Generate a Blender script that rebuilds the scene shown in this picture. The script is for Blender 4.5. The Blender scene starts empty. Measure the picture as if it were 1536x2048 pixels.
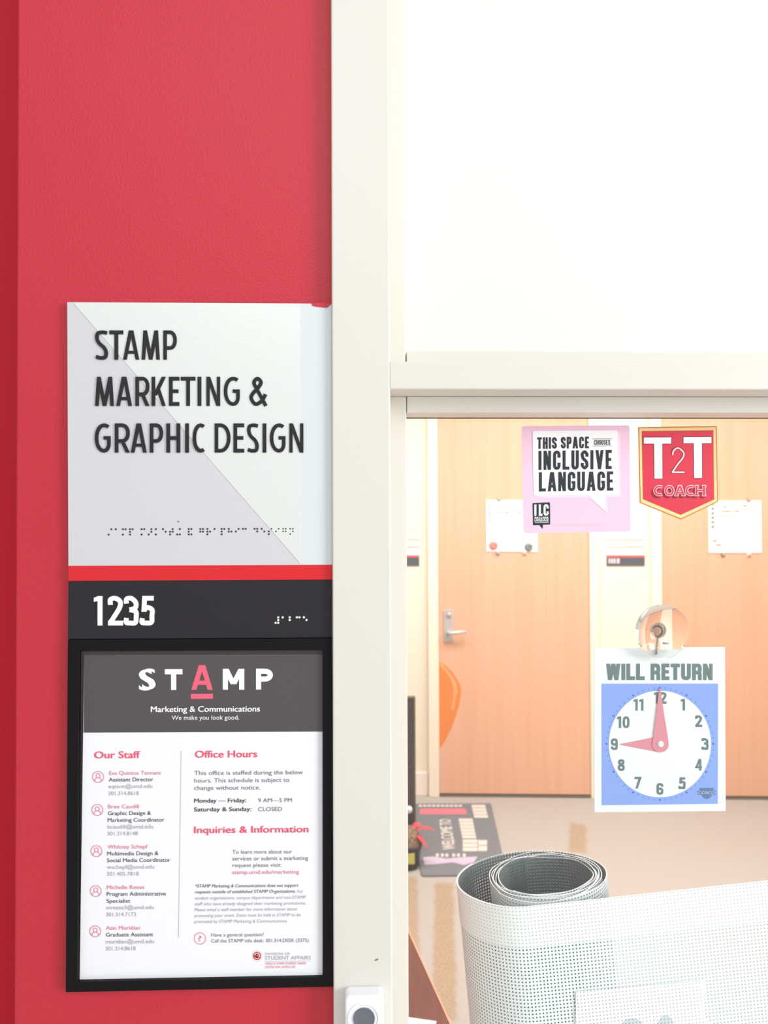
import bpy, bmesh, math, random
from mathutils import Vector, Matrix
from mathutils.geometry import delaunay_2d_cdt, tessellate_polygon
random.seed(7)
SC = bpy.context.scene
COL = SC.collection

# ------------------------------------------------------------------ camera
F = 1538.0                                   # focal length in pixels of a 1536 x 2048 frame
CAM = Vector((0.0, -0.69, 1.637))            # held at eye height, 69 cm from the wall
YAW, PITCH, ROLL = 0.028, 0.015, 0.0035
fwd = Vector((math.sin(YAW) * math.cos(PITCH), math.cos(YAW) * math.cos(PITCH), math.sin(PITCH)))
r0 = Vector((math.cos(YAW), -math.sin(YAW), 0))
u0 = r0.cross(fwd)
RIGHT = r0 * math.cos(ROLL) - u0 * math.sin(ROLL)
UP = u0 * math.cos(ROLL) + r0 * math.sin(ROLL)
cd = bpy.data.cameras.new('camera')
cam = bpy.data.objects.new('camera', cd)
COL.objects.link(cam)
m = Matrix((RIGHT, UP, -fwd)).transposed().to_4x4()
m.translation = CAM
cam.matrix_world = m
cd.sensor_fit = 'AUTO'
cd.sensor_width = 36.0
cd.lens = F * 36.0 / 2048.0
cd.clip_start = 0.02
cd.dof.use_dof = True
cd.dof.focus_distance = 0.72
cd.dof.aperture_fstop = 10.0
SC.camera = cam

# ------------------------------------------------------------------ world, lights, exposure
SC.view_settings.view_transform = 'Standard'
SC.view_settings.look = 'None'
SC.view_settings.gamma = 1.0
SC.view_settings.exposure = 0.0
SC.view_settings.use_curve_mapping = False
SC.cycles.transparent_max_bounces = 48
SC.cycles.max_bounces = 12
w = bpy.data.worlds.new('corridor_light')
SC.world = w
w.use_nodes = True
w.node_tree.nodes['Background'].inputs[0].default_value = (0.95, 1.0, 1.0, 1)
w.node_tree.nodes['Background'].inputs[1].default_value = 0.70


def area(name, loc, target, sx, sy, energy, col=(1, 1, 1)):
    l = bpy.data.lights.new(name, 'AREA')
    l.shape = 'RECTANGLE'
    l.size, l.size_y, l.energy, l.color = sx, sy, energy, col
    o = bpy.data.objects.new(name, l)
    COL.objects.link(o)
    o.location = loc
    o.rotation_euler = (Vector(target) - Vector(loc)).to_track_quat('-Z', 'Y').to_euler()
    return o


area('corridor_key_light', (2.9, -1.8, 2.0), (0.1, 0, 1.35), 1.3, 1.3, 82, (0.96, 1.0, 1.0))  # unseen key light added at the right, throws shadows to the left
area('corridor_ceiling_light', (0.2, -1.5, 2.75), (0.2, -0.2, 1.2), 1.6, 0.6, 8, (0.96, 1.0, 1.0))
area('office_ceiling_light', (0.6, 1.3, 2.74), (0.6, 1.3, 0), 2.4, 0.7, 44, (0.98, 0.98, 1.0))
area('office_ceiling_light', (1.2, 2.6, 2.74), (1.2, 2.8, 0), 3.2, 0.7, 92, (0.98, 0.98, 1.0))


# ------------------------------------------------------------------ measuring helpers
def ray(px, py):
    return fwd + RIGHT * ((px - 768.0) / F) - UP * ((py - 1024.0) / F)


def on_floor(px, py, z=0.0):
    d = ray(px, py)
    return CAM + d * ((z - CAM.z) / d.z)


class Frame:
    """A wall-parallel working plane: x along the wall, y into it, z up."""
    def __init__(s, o, rz=0.0):
        s.o, s.rz = Vector(o), rz
        s.ex = Vector((math.cos(rz), math.sin(rz), 0))
        s.ey = Vector((-math.sin(rz), math.cos(rz), 0))

    def L(s, px, py, off=0.0):
        d = ray(px, py)
        t = (off - (CAM - s.o).dot(s.ey)) / d.dot(s.ey)
        p = CAM + d * t - s.o
        return (p.dot(s.ex), p.z)

    def W(s, x, y, z):
        return s.o + s.ex * x + s.ey * y + Vector((0, 0, z))

    def at(s, px, py, off=0.0):
        x, z = s.L(px, py, off)
        return Frame(s.W(x, off, z), s.rz)


FRONT = Frame((0, 0, 0))
p_, q_ = on_floor(880, 1590), on_floor(1500, 1596)
FAR_ANG = math.atan2(q_.y - p_.y, q_.x - p_.x)
FAR = Frame(p_, FAR_ANG)


# ------------------------------------------------------------------ materials
def lin(c):
    return tuple(((x / 255) / 12.92 if x / 255 <= 0.04045 else ((x / 255 + 0.055) / 1.055) ** 2.4) for x in c)


MATS = {}


def mat(name, rgb, rough=0.5, spec=0.5, metal=0.0, bump=None, vary=None, coat=0.0, scale=(1, 1, 1)):
    """bump = (noise scale, strength, distance); vary = (noise scale, rgb2, sharpness)"""
    if name in MATS:
        return MATS[name]
    M = bpy.data.materials.new(name)
    M.use_nodes = True
    N, K = M.node_tree.nodes, M.node_tree.links
    b = N['Principled BSDF']
    c = lin(rgb)
    b.inputs['Base Color'].default_value = (*c, 1)
    b.inputs['Roughness'].default_value = rough
    b.inputs['Metallic'].default_value = metal
    b.inputs['Specular IOR Level'].default_value = spec
    b.inputs['Coat Weight'].default_value = coat
    b.inputs['Coat Roughness'].default_value = 0.15
    if bump or vary:
        tc = N.new('ShaderNodeTexCoord')
        mp = N.new('ShaderNodeMapping')
        mp.inputs['Scale'].default_value = scale
        K.new(tc.outputs['Object'], mp.inputs['Vector'])
    if bump:
        n = N.new('ShaderNodeTexNoise')
        n.inputs['Scale'].default_value = bump[0]
        n.inputs['Detail'].default_value = 3
        bp = N.new('ShaderNodeBump')
        bp.inputs['Strength'].default_value = bump[1]
        bp.inputs['Distance'].default_value = bump[2]
        K.new(mp.outputs[0], n.inputs['Vector'])
        K.new(n.outputs['Fac'], bp.inputs['Height'])
        K.new(bp.outputs[0], b.inputs['Normal'])
    if vary:
        n = N.new('ShaderNodeTexNoise')
        n.inputs['Scale'].default_value = vary[0]
        n.inputs['Detail'].default_value = 5
        cr = N.new('ShaderNodeValToRGB')
        s = vary[2]
        cr.color_ramp.elements[0].position = 0.5 - s
        cr.color_ramp.elements[1].position = 0.5 + s
        cr.color_ramp.elements[0].color = (*lin(vary[1]), 1)
        cr.color_ramp.elements[1].color = (*c, 1)
        K.new(mp.outputs[0], n.inputs['Vector'])
        K.new(n.outputs['Fac'], cr.inputs[0])
        K.new(cr.outputs[0], b.inputs['Base Color'])
    MATS[name] = M
    return M


RED = mat('red_wall_paint', (203, 42, 60), 0.42, 0.5, bump=(520, 0.42, 0.0012), vary=(5, (199, 38, 56), 0.3))
CREAM = mat('cream_enamel', (225, 220, 211), 0.38, 0.4, bump=(160, 0.05, 0.0006))
PANEL = mat('white_panel', (235, 230, 225), 0.45, 0.3)
GASKET = mat('dark_gasket', (52, 44, 34), 0.6)
SIGNW = mat('pale_grey_sign_paint', (211, 209, 213), 0.42, 0.4, bump=(900, 0.03, 0.0004))
STRIP = mat('pale_blue_grey_film', (220, 224, 226), 0.42, 0.4)
BRUSH = mat('brushed_silver_film', (234, 234, 231), 0.34, 0.5, metal=0.25, bump=(60, 0.10, 0.0008), scale=(1, 1, 30))
INK = mat('black_lettering', (38, 38, 40), 0.5, 0.3)
INKG = mat('braille_black', (48, 52, 48), 0.4, 0.4)
WHT = mat('white_print', (248, 248, 248), 0.5, 0.3)
REDST = mat('red_stripe', (220, 36, 44), 0.4, 0.4)
PLATE = mat('charcoal_plate', (42, 37, 43), 0.5, 0.3)
HOLD = mat('black_frame_plastic', (15, 10, 15), 0.5, 0.2)
BACK = mat('dark_insert_backing', (66, 57, 64), 0.35, 0.5)
PAPER = mat('white_paper', (244, 243, 247), 0.6, 0.3)
HEAD = mat('charcoal_print', (84, 77, 78), 0.3, 0.5)
PINK = mat('pink_print', (232, 92, 118), 0.6, 0.2)
LPINK = mat('soft_pink_print', (226, 130, 150), 0.6, 0.2)
DGREY = mat('dark_grey_print', (82, 78, 86), 0.6, 0.2)
MGREY = mat('grey_print', (122, 118, 128), 0.6, 0.2)
LGREY = mat('pale_grey_print', (172, 168, 176), 0.6, 0.2)
BELLW = mat('white_bell_plastic', (246, 245, 249), 0.35, 0.4)
BELLG = mat('grey_bell_button', (112, 114, 126), 0.35, 0.5, metal=0.2)


def glass_pane():
    M = bpy.data.materials.new('window_glass')
    M.use_nodes = True
    N, K = M.node_tree.nodes, M.node_tree.links
    N.remove(N['Principled BSDF'])
    t = N.new('ShaderNodeBsdfTransparent')
    t.inputs[0].default_value = (0.985, 0.992, 0.99, 1)
    g = N.new('ShaderNodeBsdfGlossy')
    g.inputs['Roughness'].default_value = 0.0
    ge = N.new('ShaderNodeNewGeometry')
    dt = N.new('ShaderNodeVectorMath'); dt.operation = 'DOT_PRODUCT'
    K.new(ge.outputs['Normal'], dt.inputs[0]); K.new(ge.outputs['Incoming'], dt.inputs[1])
    ab = N.new('ShaderNodeMath'); ab.operation = 'ABSOLUTE'
    K.new(dt.outputs['Value'], ab.inputs[0])
    om = N.new('ShaderNodeMath'); om.operation = 'SUBTRACT'; om.inputs[0].default_value = 1
    K.new(ab.outputs[0], om.inputs[1])
    pw = N.new('ShaderNodeMath'); pw.operation = 'POWER'; pw.inputs[1].default_value = 5
    K.new(om.outputs[0], pw.inputs[0])
    fr = N.new('ShaderNodeMath'); fr.operation = 'MULTIPLY_ADD'       # Schlick: 4 % head on, more at a slant
    fr.inputs[1].default_value, fr.inputs[2].default_value = .8, .04
    K.new(pw.outputs[0], fr.inputs[0])
    mx = N.new('ShaderNodeMixShader')
    K.new(fr.outputs[0], mx.inputs[0])
    K.new(t.outputs[0], mx.inputs[1])
    K.new(g.outputs[0], mx.inputs[2])
    K.new(mx.outputs[0], N['Material Output'].inputs[0])
    return M


GLASS = glass_pane()
CLEAR = mat('clear_soft_plastic', (255, 253, 250), 0.02)
CLEAR.node_tree.nodes['Principled BSDF'].inputs['Transmission Weight'].default_value = 1.0
CLEAR.node_tree.nodes['Principled BSDF'].inputs['IOR'].default_value = 1.42


# ------------------------------------------------------------------ mesh building
class MB:
    def __init__(s):
        s.v, s.f, s.mi = [], [], []
        s.uv = None

    def add(s, vs, fs, k=0):
        n = len(s.v)
        s.v += [tuple(v) for v in vs]
        s.f += [tuple(n + i for i in f) for f in fs]
        s.mi += [k] * len(fs)

    def box(s, x0, x1, y0, y1, z0, z1, k=0):
        vs = [(x, y, z) for x in (x0, x1) for y in (y0, y1) for z in (z0, z1)]
        s.add(vs, [(0, 1, 3, 2), (4, 6, 7, 5), (0, 4, 5, 1), (2, 3, 7, 6), (0, 2, 6, 4), (1, 5, 7, 3)], k)

    def prism(s, poly, y0, y1=None, k=0):
        """poly in (x, z); front face at y0, back at y1 (None: flat print)"""
        a = sum(poly[i][0] * poly[(i + 1) % len(poly)][1] - poly[(i + 1) % len(poly)][0] * poly[i][1] for i in range(len(poly)))
        if a < 0:
            poly = poly[::-1]
        n = len(poly)
        if y1 is None:
            s.add([(x, y0, z) for x, z in poly], [tuple(range(n))], k)
            return
        vs = [(x, y0, z) for x, z in poly] + [(x, y1, z) for x, z in poly]
        fs = [tuple(range(n)), tuple(range(2 * n - 1, n - 1, -1))]
        fs += [(i, n + i, n + (i + 1) % n, (i + 1) % n) for i in range(n)]
        s.add(vs, fs, k)

    def hprism(s, poly, z0, z1, k=0):
        """poly in (x, y), extruded upwards"""
        a = sum(poly[i][0] * poly[(i + 1) % len(poly)][1] - poly[(i + 1) % len(poly)][0] * poly[i][1] for i in range(len(poly)))
        if a < 0:
            poly = poly[::-1]
        n = len(poly)
        vs = [(x, y, z0) for x, y in poly] + [(x, y, z1) for x, y in poly]
        fs = [tuple(range(n - 1, -1, -1)), tuple(range(n, 2 * n))]
        fs += [(i, (i + 1) % n, n + (i + 1) % n, n + i) for i in range(n)]
        s.add(vs, fs, k)

    def ringframe(s, outer, inner, y0, y1, k=0):
        n = len(outer)
        vs = [(x, y0, z) for x, z in outer] + [(x, y0, z) for x, z in inner] + [(x, y1, z) for x, z in outer] + [(x, y1, z) for x, z in inner]
        fs = []
        for i in range(n):
            j = (i + 1) % n
            fs += [(i, j, n + j, n + i), (2 * n + i, 3 * n + i, 3 * n + j, 2 * n + j),
                   (i, 2 * n + i, 2 * n + j, j), (n + i, n + j, 3 * n + j, 3 * n + i)]
        s.add(vs, fs, k)

    def lathe(s, prof, axis='y', c=(0, 0, 0), n=40, k=0):
        """prof = [(radius, height)]; axis y: height runs along +y, axis z: along +z"""
        vs, fs = [], []
        for r, h in prof:
            for i in range(n):
                a = 2 * math.pi * i / n
                p = (r * math.cos(a), h, r * math.sin(a)) if axis == 'y' else (r * math.cos(a), r * math.sin(a), h)
                vs.append((c[0] + p[0], c[1] + p[1], c[2] + p[2]))
        for j in range(len(prof) - 1):
            for i in range(n):
                q = (i + 1) % n
                f = (j * n + i, j * n + q, (j + 1) * n + q, (j + 1) * n + i)
                fs.append(f if axis == 'z' else f[::-1])
        cap0, cap1 = tuple(range(n)), tuple(range((len(prof) - 1) * n, len(prof) * n))
        fs.append(cap0[::-1] if axis == 'z' else cap0)
        fs.append(cap1 if axis == 'z' else cap1[::-1])
        s.add(vs, fs, k)

    def tube(s, pts, r, n=10, k=0):
        pts = [Vector(p) for p in pts]
        rr = r if isinstance(r, (list, tuple)) else [r] * len(pts)
        vs, fs = [], []
        ref = None
        for i, p in enumerate(pts):
            t = (pts[min(i + 1, len(pts) - 1)] - pts[max(i - 1, 0)]).normalized()
            if ref is None:
                ref = t.orthogonal().normalized()
            a = (ref - t * ref.dot(t)).normalized()
            ref = a
            b = t.cross(a)
            for j in range(n):
                g = 2 * math.pi * j / n
                vs.append(p + (a * math.cos(g) + b * math.sin(g)) * rr[i])
        for i in range(len(pts) - 1):
            for j in range(n):
                q = (j + 1) % n
                fs.append((i * n + j, i * n + q, (i + 1) * n + q, (i + 1) * n + j))
        fs.append(tuple(range(n))[::-1])
        fs.append(tuple(range((len(pts) - 1) * n, len(pts) * n)))
        s.add(vs, fs, k)

    def build(s, name, mats, parent=None, smooth=False, bevel=0.0, frame=None):
        me = bpy.data.meshes.new(name)
        me.from_pydata(s.v, [], s.f)
        mats = mats if isinstance(mats, (list, tuple)) else [mats]
        for x in mats:
            me.materials.append(x)
        me.polygons.foreach_set('material_index', s.mi)
        if smooth:
            me.polygons.foreach_set('use_smooth', [True] * len(me.polygons))
        if smooth:
            bm = bmesh.new()
            bm.from_mesh(me)
            bmesh.ops.recalc_face_normals(bm, faces=bm.faces)
            bm.to_mesh(me)
            bm.free()
        me.update()
        o = bpy.data.objects.new(name, me)
        COL.objects.link(o)
        if parent is not None:
            o.parent = parent
        elif frame is not None:
            o.location = frame.o
            o.rotation_euler = (0, 0, frame.rz)
        if bevel:
            b = o.modifiers.new('edge', 'BEVEL')
            b.width, b.segments, b.limit_method = bevel, 3, 'ANGLE'
            b.harden_normals = False
        return o


def thing(name, label, cat, frame, group=None):
    o = bpy.data.objects.new(name, None)
    COL.objects.link(o)
    o.empty_display_size = 0.02
    o.location = frame.o
    o.rotation_euler = (0, 0, frame.rz)
    o['label'], o['category'] = label, cat
    if group:
        o['group'] = group
    return o


def tag(o, label, cat, group=None):
    o['label'], o['category'] = label, cat
    if group:
        o['group'] = group
    return o


def struct(o):
    o['kind'] = 'structure'
    return o


def roundpoly(pts, r, n=5):
    out = []
    N = len(pts)
    for i in range(N):
        p, a, b = Vector(pts[i]), Vector(pts[i - 1]), Vector(pts[(i + 1) % N])
        da, db = (a - p), (b - p)
        q0, q1 = p + da.normalized() * min(r, da.length / 2), p + db.normalized() * min(r, db.length / 2)
        for j in range(n + 1):
            t = j / n
            out.append(tuple(q0 * (1 - t) ** 2 + p * 2 * t * (1 - t) + q1 * t * t))
    return out


def PX(fr, pts, off=0.0):
    return [fr.L(x, y, off) for x, y in pts]


def circ(cx, cy, rx, ry=None, n=36):
    ry = rx if ry is None else ry
    return [(cx + rx * math.cos(2 * math.pi * i / n), cy + ry * math.sin(2 * math.pi * i / n)) for i in range(n)]


def union2d(polys, eps):
    """merge overlapping outlines into one clean sheet of triangles"""
    T = []
    for p in polys:
        p = [tuple(q) for q in p]
        if len(p) == 3:
            tris = [p]
        elif len(p) == 4:
            tris = [[p[0], p[1], p[2]], [p[0], p[2], p[3]]]
        else:
            tris = [[p[i] for i in t] for t in tessellate_polygon([[Vector((x, y, 0)) for x, y in p]])]
        for a, b_, c in tris:
            ar = (b_[0] - a[0]) * (c[1] - a[1]) - (c[0] - a[0]) * (b_[1] - a[1])
            if abs(ar) > eps * eps:
                T.append((a, b_, c) if ar > 0 else (a, c, b_))
    V = [Vector(q) for t in T for q in t]
    r = delaunay_2d_cdt(V, [], [[3 * i, 3 * i + 1, 3 * i + 2] for i in range(len(T))], 0, eps * .01)
    vs = [tuple(v) for v in r[0]]

    def inside(q, t):
        return all((t[(i + 1) % 3][0] - t[i][0]) * (q[1] - t[i][1]) - (t[(i + 1) % 3][1] - t[i][1]) * (q[0] - t[i][0]) > -eps * .1 for i in range(3))
    fs = []
    for f, src in zip(r[2], r[5]):
        q = (sum(vs[i][0] for i in f) / 3, sum(vs[i][1] for i in f) / 3)
        if any(inside(q, T[k]) for k in src):
            fs.append(tuple(f))
    return vs, fs


def sheet2d(mb, fr, polys, off, depth=None, k=0):
    """polys in picture measure, laid on the plane y = off of fr; depth raises them off a surface"""
    vs, fs = union2d(polys, 0.004)
    P = PX(fr, vs, off)
    tri = []
    for f in fs:
        (ax, az), (bx_, bz_), (cx_, cz_) = (P[i] for i in f)
        tri.append(f if (bx_ - ax) * (cz_ - az) - (cx_ - ax) * (bz_ - az) > 0 else f[::-1])
    n = len(P)
    faces = list(tri)
    V = [(x, off, z) for x, z in P]
    if depth is not None:
        V += [(x, off + depth, z) for x, z in P]
        E = {}
        for f in tri:
            for i in range(3):
                E[(f[i], f[(i + 1) % 3])] = 1
        faces += [(a, a + n, c + n, c) for a, c in E if (c, a) not in E]
    mb.add(V, faces, k)


# ------------------------------------------------------------------ lettering: printed text in the built-in face
_tc = {}


def glyph_mesh(body, bold, shear):
    key = (body, bold, shear)
    if key not in _tc:
        c = bpy.data.curves.new('lettering', 'FONT')
        c.body, c.shear, c.resolution_u = body, shear, 4
        o = bpy.data.objects.new('lettering', c)
        COL.objects.link(o)
        bpy.context.view_layer.update()
        me = o.to_mesh()
        vs = [(v.co.x, v.co.y) for v in me.vertices]
        fs = [tuple(p.vertices) for p in me.polygons]
        o.to_mesh_clear()
        bpy.data.objects.remove(o)
        bpy.data.curves.remove(c)
        if bold:
            vs, fs = union2d([[(vs[i][0] + dx, vs[i][1] + dy) for i in f] for f in fs for dx, dy in ((-bold, -bold * .4), (bold, bold * .4))], 1e-4)
        _tc[key] = (vs, fs)
    return _tc[key]


def text(mb, fr, body, x0, x1, y0, cap, off, k=0, bold=0.0, shear=0.0, y1=None):
    """one printed line: left end (x0, y0 = base line), right end (x1, y1), capitals cap pixels high"""
    vs, fs = glyph_mesh(body, bold, shear)
    a, b = min(v[0] for v in vs), max(v[0] for v in vs)
    y1 = y0 - 0.008 * (x1 - x0) if y1 is None else y1
    out = []
    for x, y in vs:
        t = (x - a) / (b - a)
        X, Z = fr.L(x0 + (x1 - x0) * t, y0 + (y1 - y0) * t - y / 0.682 * cap, off)
        out.append((X, off, Z))
    mb.add(out, fs, k)


# ------------------------------------------------------------------ lettering: drawn display letters (stroke built)
def spline(pts, n=7):
    out = []
    P = [pts[0]] + list(pts) + [pts[-1]]
    for i in range(1, len(P) - 2):
        a, b, c, d = (Vector(q) for q in P[i - 1:i + 3])
        for j in range(n):
            t = j / n
            out.append(tuple(0.5 * ((2 * b) + (c - a) * t + (2 * a - 5 * b + 4 * c - d) * t * t + (3 * b - a - 3 * c + d) * t ** 3)))
    out.append(tuple(pts[-1]))
    return out


def ribbon(pts, w, closed=False):
    n = len(pts)
    P = [Vector(p) for p in pts]
    L, R = [], []
    for i in range(n):
        a = P[i - 1] if (closed or i) else P[i]
        b = P[(i + 1) % n] if (closed or i < n - 1) else P[i]
        t = (b - a).normalized()
        nn = Vector((-t.y, t.x)) * (w / 2)
        L.append(tuple(P[i] + nn))
        R.append(tuple(P[i] - nn))
    return [[L[i], L[(i + 1) % n], R[(i + 1) % n], R[i]] for i in range(n if closed else n - 1)]


def earc(cx, cy, rx, ry, a0, a1, n=16, e=2.0):
    out = []
    for i in range(n + 1):
        a = math.radians(a0 + (a1 - a0) * i / n)
        c, s = math.cos(a), math.sin(a)
        out.append((cx + rx * math.copysign(abs(c) ** (2 / e), c), cy + ry * math.copysign(abs(s) ** (2 / e), s)))
    return out


def rc(x0, y0, x1, y1):
    return [[(x0, y0), (x1, y0), (x1, y1), (x0, y1)]]


def dg(x0, y0, x1, y1, w):
    """slanted stroke between a bottom and a top centre, cut level"""
    dx, dy = x1 - x0, y1 - y0
    h = w * math.hypot(dx, dy) / abs(dy) / 2
    return [[(x0 - h, y0), (x0 + h, y0), (x1 + h, y1), (x1 - h, y1)]]


def hwid(dx, dy, w):
    return w * math.hypot(dx, dy) / abs(dy) / 2


def glyph(ch, W, w, sty='f'):
    """sty f: geometric condensed, g: gothic condensed, b: broad geometric"""
    l, r, b, t = w / 2, W - w / 2, w / 2, 1 - w / 2
    g = sty == 'g'
    e = 2.9 if g else 2.1
    if ch == 'I':
        return rc(W / 2 - w / 2, 0, W / 2 + w / 2, 1)
    if ch == 'T':
        return rc(0, 1 - w, W, 1) + rc(W / 2 - w / 2, 0, W / 2 + w / 2, 1 - w)
    if ch == 'L':
        return rc(0, 0, w, 1) + rc(w, 0, W, w)
    if ch in 'EF':
        q = rc(0, 0, w, 1) + rc(w, 1 - w, W, 1) + rc(w, 0.5 - w * .45, W * 0.92, 0.5 + w * .5)
        return q + (rc(w, 0, W, w) if ch == 'E' else [])
    if ch == 'H':
        return rc(0, 0, w, 1) + rc(W - w, 0, W, 1) + rc(w, 0.5 - w / 2, W - w, 0.5 + w / 2)
    if ch == 'N':
        h = hwid(W - 1.4 * w, 1, w)
        return rc(0, 0, w * .92, 1) + rc(W - w * .92, 0, W, 1) + dg(W - h, 0, h, 1, w)
    if ch == 'A':
        h = hwid(W / 2 - w * .6, 1, w)
        ap = w * 0.12
        y = 0.2
        return dg(h, 0, W / 2 - ap, 1, w) + dg(W - h, 0, W / 2 + ap, 1, w) + rc(h + (W / 2 - h) * y, y, W - h - (W / 2 - h) * y, y + w * .85)
    if ch == 'V':
        h = hwid(W / 2 - w * .6, 1, w)
        return dg(W / 2, 0, h, 1, w) + dg(W / 2, 0, W - h, 1, w)
    if ch == 'W':
        h = hwid(W / 4 - w * .3, 1, w)
        return dg(W * .27, 0, h, 1, w) + dg(W * .27, 0, W / 2, 1, w) + dg(W * .73, 0, W / 2, 1, w) + dg(W * .73, 0, W - h, 1, w)
    if ch == 'M':
        if sty == 'f':
            s = W * 0.10
            h = hwid(s, 1, w)
            return dg(h, 0, h + s, 1, w) + dg(W - h, 0, W - h - s, 1, w) + dg(W / 2, 0, h + s, 1, w) + dg(W / 2, 0, W - h - s, 1, w)
        if g:
            return rc(0, 0, w, 1) + rc(W - w, 0, W, 1) + dg(W / 2, 0, w * .6, 1, w) + dg(W / 2, 0, W - w * .6, 1, w)
        h = hwid(W / 2 - w * .6, .7, w)
        return rc(0, 0, w, 1) + rc(W - w, 0, W, 1) + dg(W / 2, .26, h, 1, w) + dg(W / 2, .26, W - h, 1, w)
    if ch == 'K':
        h = hwid(W * .6, .6, w)
        return rc(0, 0, w, 1) + dg(w * .9, .36, W - h, 1, w) + dg(W - h, 0, W * .45, .60, w)
    if ch in 'PR':
        ym = 0.50 if sty == 'b' else 0.46
        y = ym - (w / 2 if sty == 'f' else 0)
        cx = W * (.5 if not g else .58)
        q = rc(0, 0, w, 1) + ribbon([(w * .5, t)] + earc(cx, (t + y) / 2, r - cx, (t - y) / 2, 90, -90, 14, e) + [(w * .5, y)], w)
        if ch == 'R':
            if g:
                q += rc(W - w, 0, W, y - w * .2) + rc(W - w * 1.15, y - w * .5, W - w * .15, y + w * .2)
            else:
                h = hwid(W * .4, y, w)
                q += dg(W - h, 0, W * .50, y, w)
        return q
    if ch == 'D':
        cx = W * (.36 if not g else .55)
        return rc(0, 0, w, 1) + ribbon([(w * .5, t)] + earc(cx, .5, r - cx, t - .5, 90, -90, 18, e) + [(w * .5, b)], w)
    if ch in 'O0':
        return ribbon(earc(W / 2, .5, W / 2 - w / 2, .5 - w / 2, 0, 360, 40, e)[:-1], w, True)
    if ch == 'U':
        return ribbon([(l, 1), (l, .6)] + earc(W / 2, .3, r - W / 2, .3 - b, 180, 360, 16, e) + [(r, .6), (r, 1)], w)
    if ch == 'C':
        if g:
            return ribbon([(r, .63)] + earc(W / 2, .76, r - W / 2, t - .76, 0, 180, 14, 2.4) + earc(W / 2, .24, r - W / 2, .24 - b, 180, 360, 14, 2.4) + [(r, .37)], w)
        cx = W * .64
        return ribbon(earc(cx, .5, cx - l, .5 - b, 62, 298, 26, 2.1), w)
    if ch == 'G':
        if g:
            return ribbon([(r, .66)] + earc(W / 2, .76, r - W / 2, t - .76, 0, 180, 14, 2.4) + earc(W / 2, .24, r - W / 2, .24 - b, 180, 360, 14, 2.4) + [(r, .52)], w) + rc(W * .5, .52 - w * .75, W, .52)
        cx = W * .60
        return ribbon(earc(cx, .5, cx - l, .5 - b, 60, 270, 24, 2.1) + earc(cx, .30, r - cx, .30 - b, 290, 360, 8) + [(r, .46)], w) + rc(W * .56, .46 - w * .1, W, .46 + w * .85)
    if ch == 'S':
        if g:
            return ribbon(spline([(r, .66), (r, .80), (W * .5, t), (l, .82), (l, .71), (W * .30, .58), (W * .70, .42), (r, .29), (r, .18), (W * .5, b), (l, .20), (l, .34)]), w)
        return ribbon(spline([(W * .93, .915), (W * .58, t), (W * .22, .90), (l, .74), (W * .30, .575), (W * .70, .41), (r, .25), (W * .78, .085), (W * .42, b), (W * .07, .10)]), w)
    if ch == '&':
        return ribbon(spline([(W * .97, .0), (W * .45, .56), (W * .26, .80), (W * .47, t), (W * .68, .81), (W * .50, .62), (W * .16, .40), (l, .24), (W * .36, b), (W * .72, .17), (W * .95, .40)]), w)
    if ch == '1':
        return rc(W - w, 0, W, 1) + [[(0, 1 - w * 1.25), (W - w * .9, 1 - w * 1.05), (W - w * .9, 1), (W * .3, 1 - w * .15), (0, 1 - w * .35)]]
    if ch == '2':
        return rc(0, 0, W, w) + ribbon(spline([(l, .70), (W * .16, .88), (W * .5, t), (r - W * .03, .80), (r - W * .08, .60), (W * .45, .33), (l * 1.1, w * .75)]), w)
    if ch == '3':
        return ribbon(spline([(l, .74), (W * .16, .89), (W * .48, t), (r - W * .04, .78), (W * .78, .60), (W * .38, .53)]), w) + ribbon(spline([(W * .38, .53), (W * .80, .47), (r, .27), (W * .78, .09), (W * .45, b), (W * .14, .10), (l, .25)]), w)
    if ch == '4':
        return rc(W * .58, 0, W * .58 + w, 1) + rc(0, .2, W, .2 + w * .8) + dg(w * .55, .25, W * .66, 1, w * .8)
    if ch == '5':
        return rc(W * .16, 1 - w, W * .96, 1) + dg(W * .10 + l, .46, W * .16 + l, 1, w) + ribbon(spline([(W * .14 + l, .50), (W * .46, .61), (W * .84, .53), (r, .31), (W * .80, .10), (W * .42, b), (W * .13, .10), (l, .24)]), w)
    if ch in '69':
        q = ribbon(earc(W / 2, .31, W / 2 - w / 2, .31 - w / 2, 0, 360, 30, e)[:-1], w, True) + ribbon([(l, .31), (l, .72)] + earc(W / 2, .74, W / 2 - w / 2, t - .74, 180, 0, 12, e) + [(r, .69)], w)
        return q if ch == '6' else [[(W - x, 1 - y) for x, y in p] for p in q]
    if ch == '7':
        return rc(0, 1 - w, W, 1) + dg(W * .30, 0, W - w * .6, 1 - w * .5, w)
    if ch == '8':
        return ribbon(earc(W / 2, .755, W / 2 - w * .6, .245 - w / 2, 0, 360, 26, e)[:-1], w, True) + ribbon(earc(W / 2, .285, W / 2 - w / 2, .285 - w / 2, 0, 360, 30, e)[:-1], w, True)
    raise KeyError(ch)


ADV = {'I': .13, '1': .26, 'L': .40, 'M': .62, 'W': .66, 'A': .50, 'V': .48, 'E': .36, 'F': .36, 'T': .42}


def draw(mb, fr, ch, x0, x1, base, cap, stroke, off, depth=None, k=0, sty='f', slope=0.0):
    """one drawn letter filling pixels x0..x1, standing on base"""
    W = (x1 - x0) / cap
    sheet2d(mb, fr, [[(x0 + x * cap, base + slope * x * cap - y * cap) for x, y in poly] for poly in glyph(ch, W, stroke / cap, sty)], off, depth, k)


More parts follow.
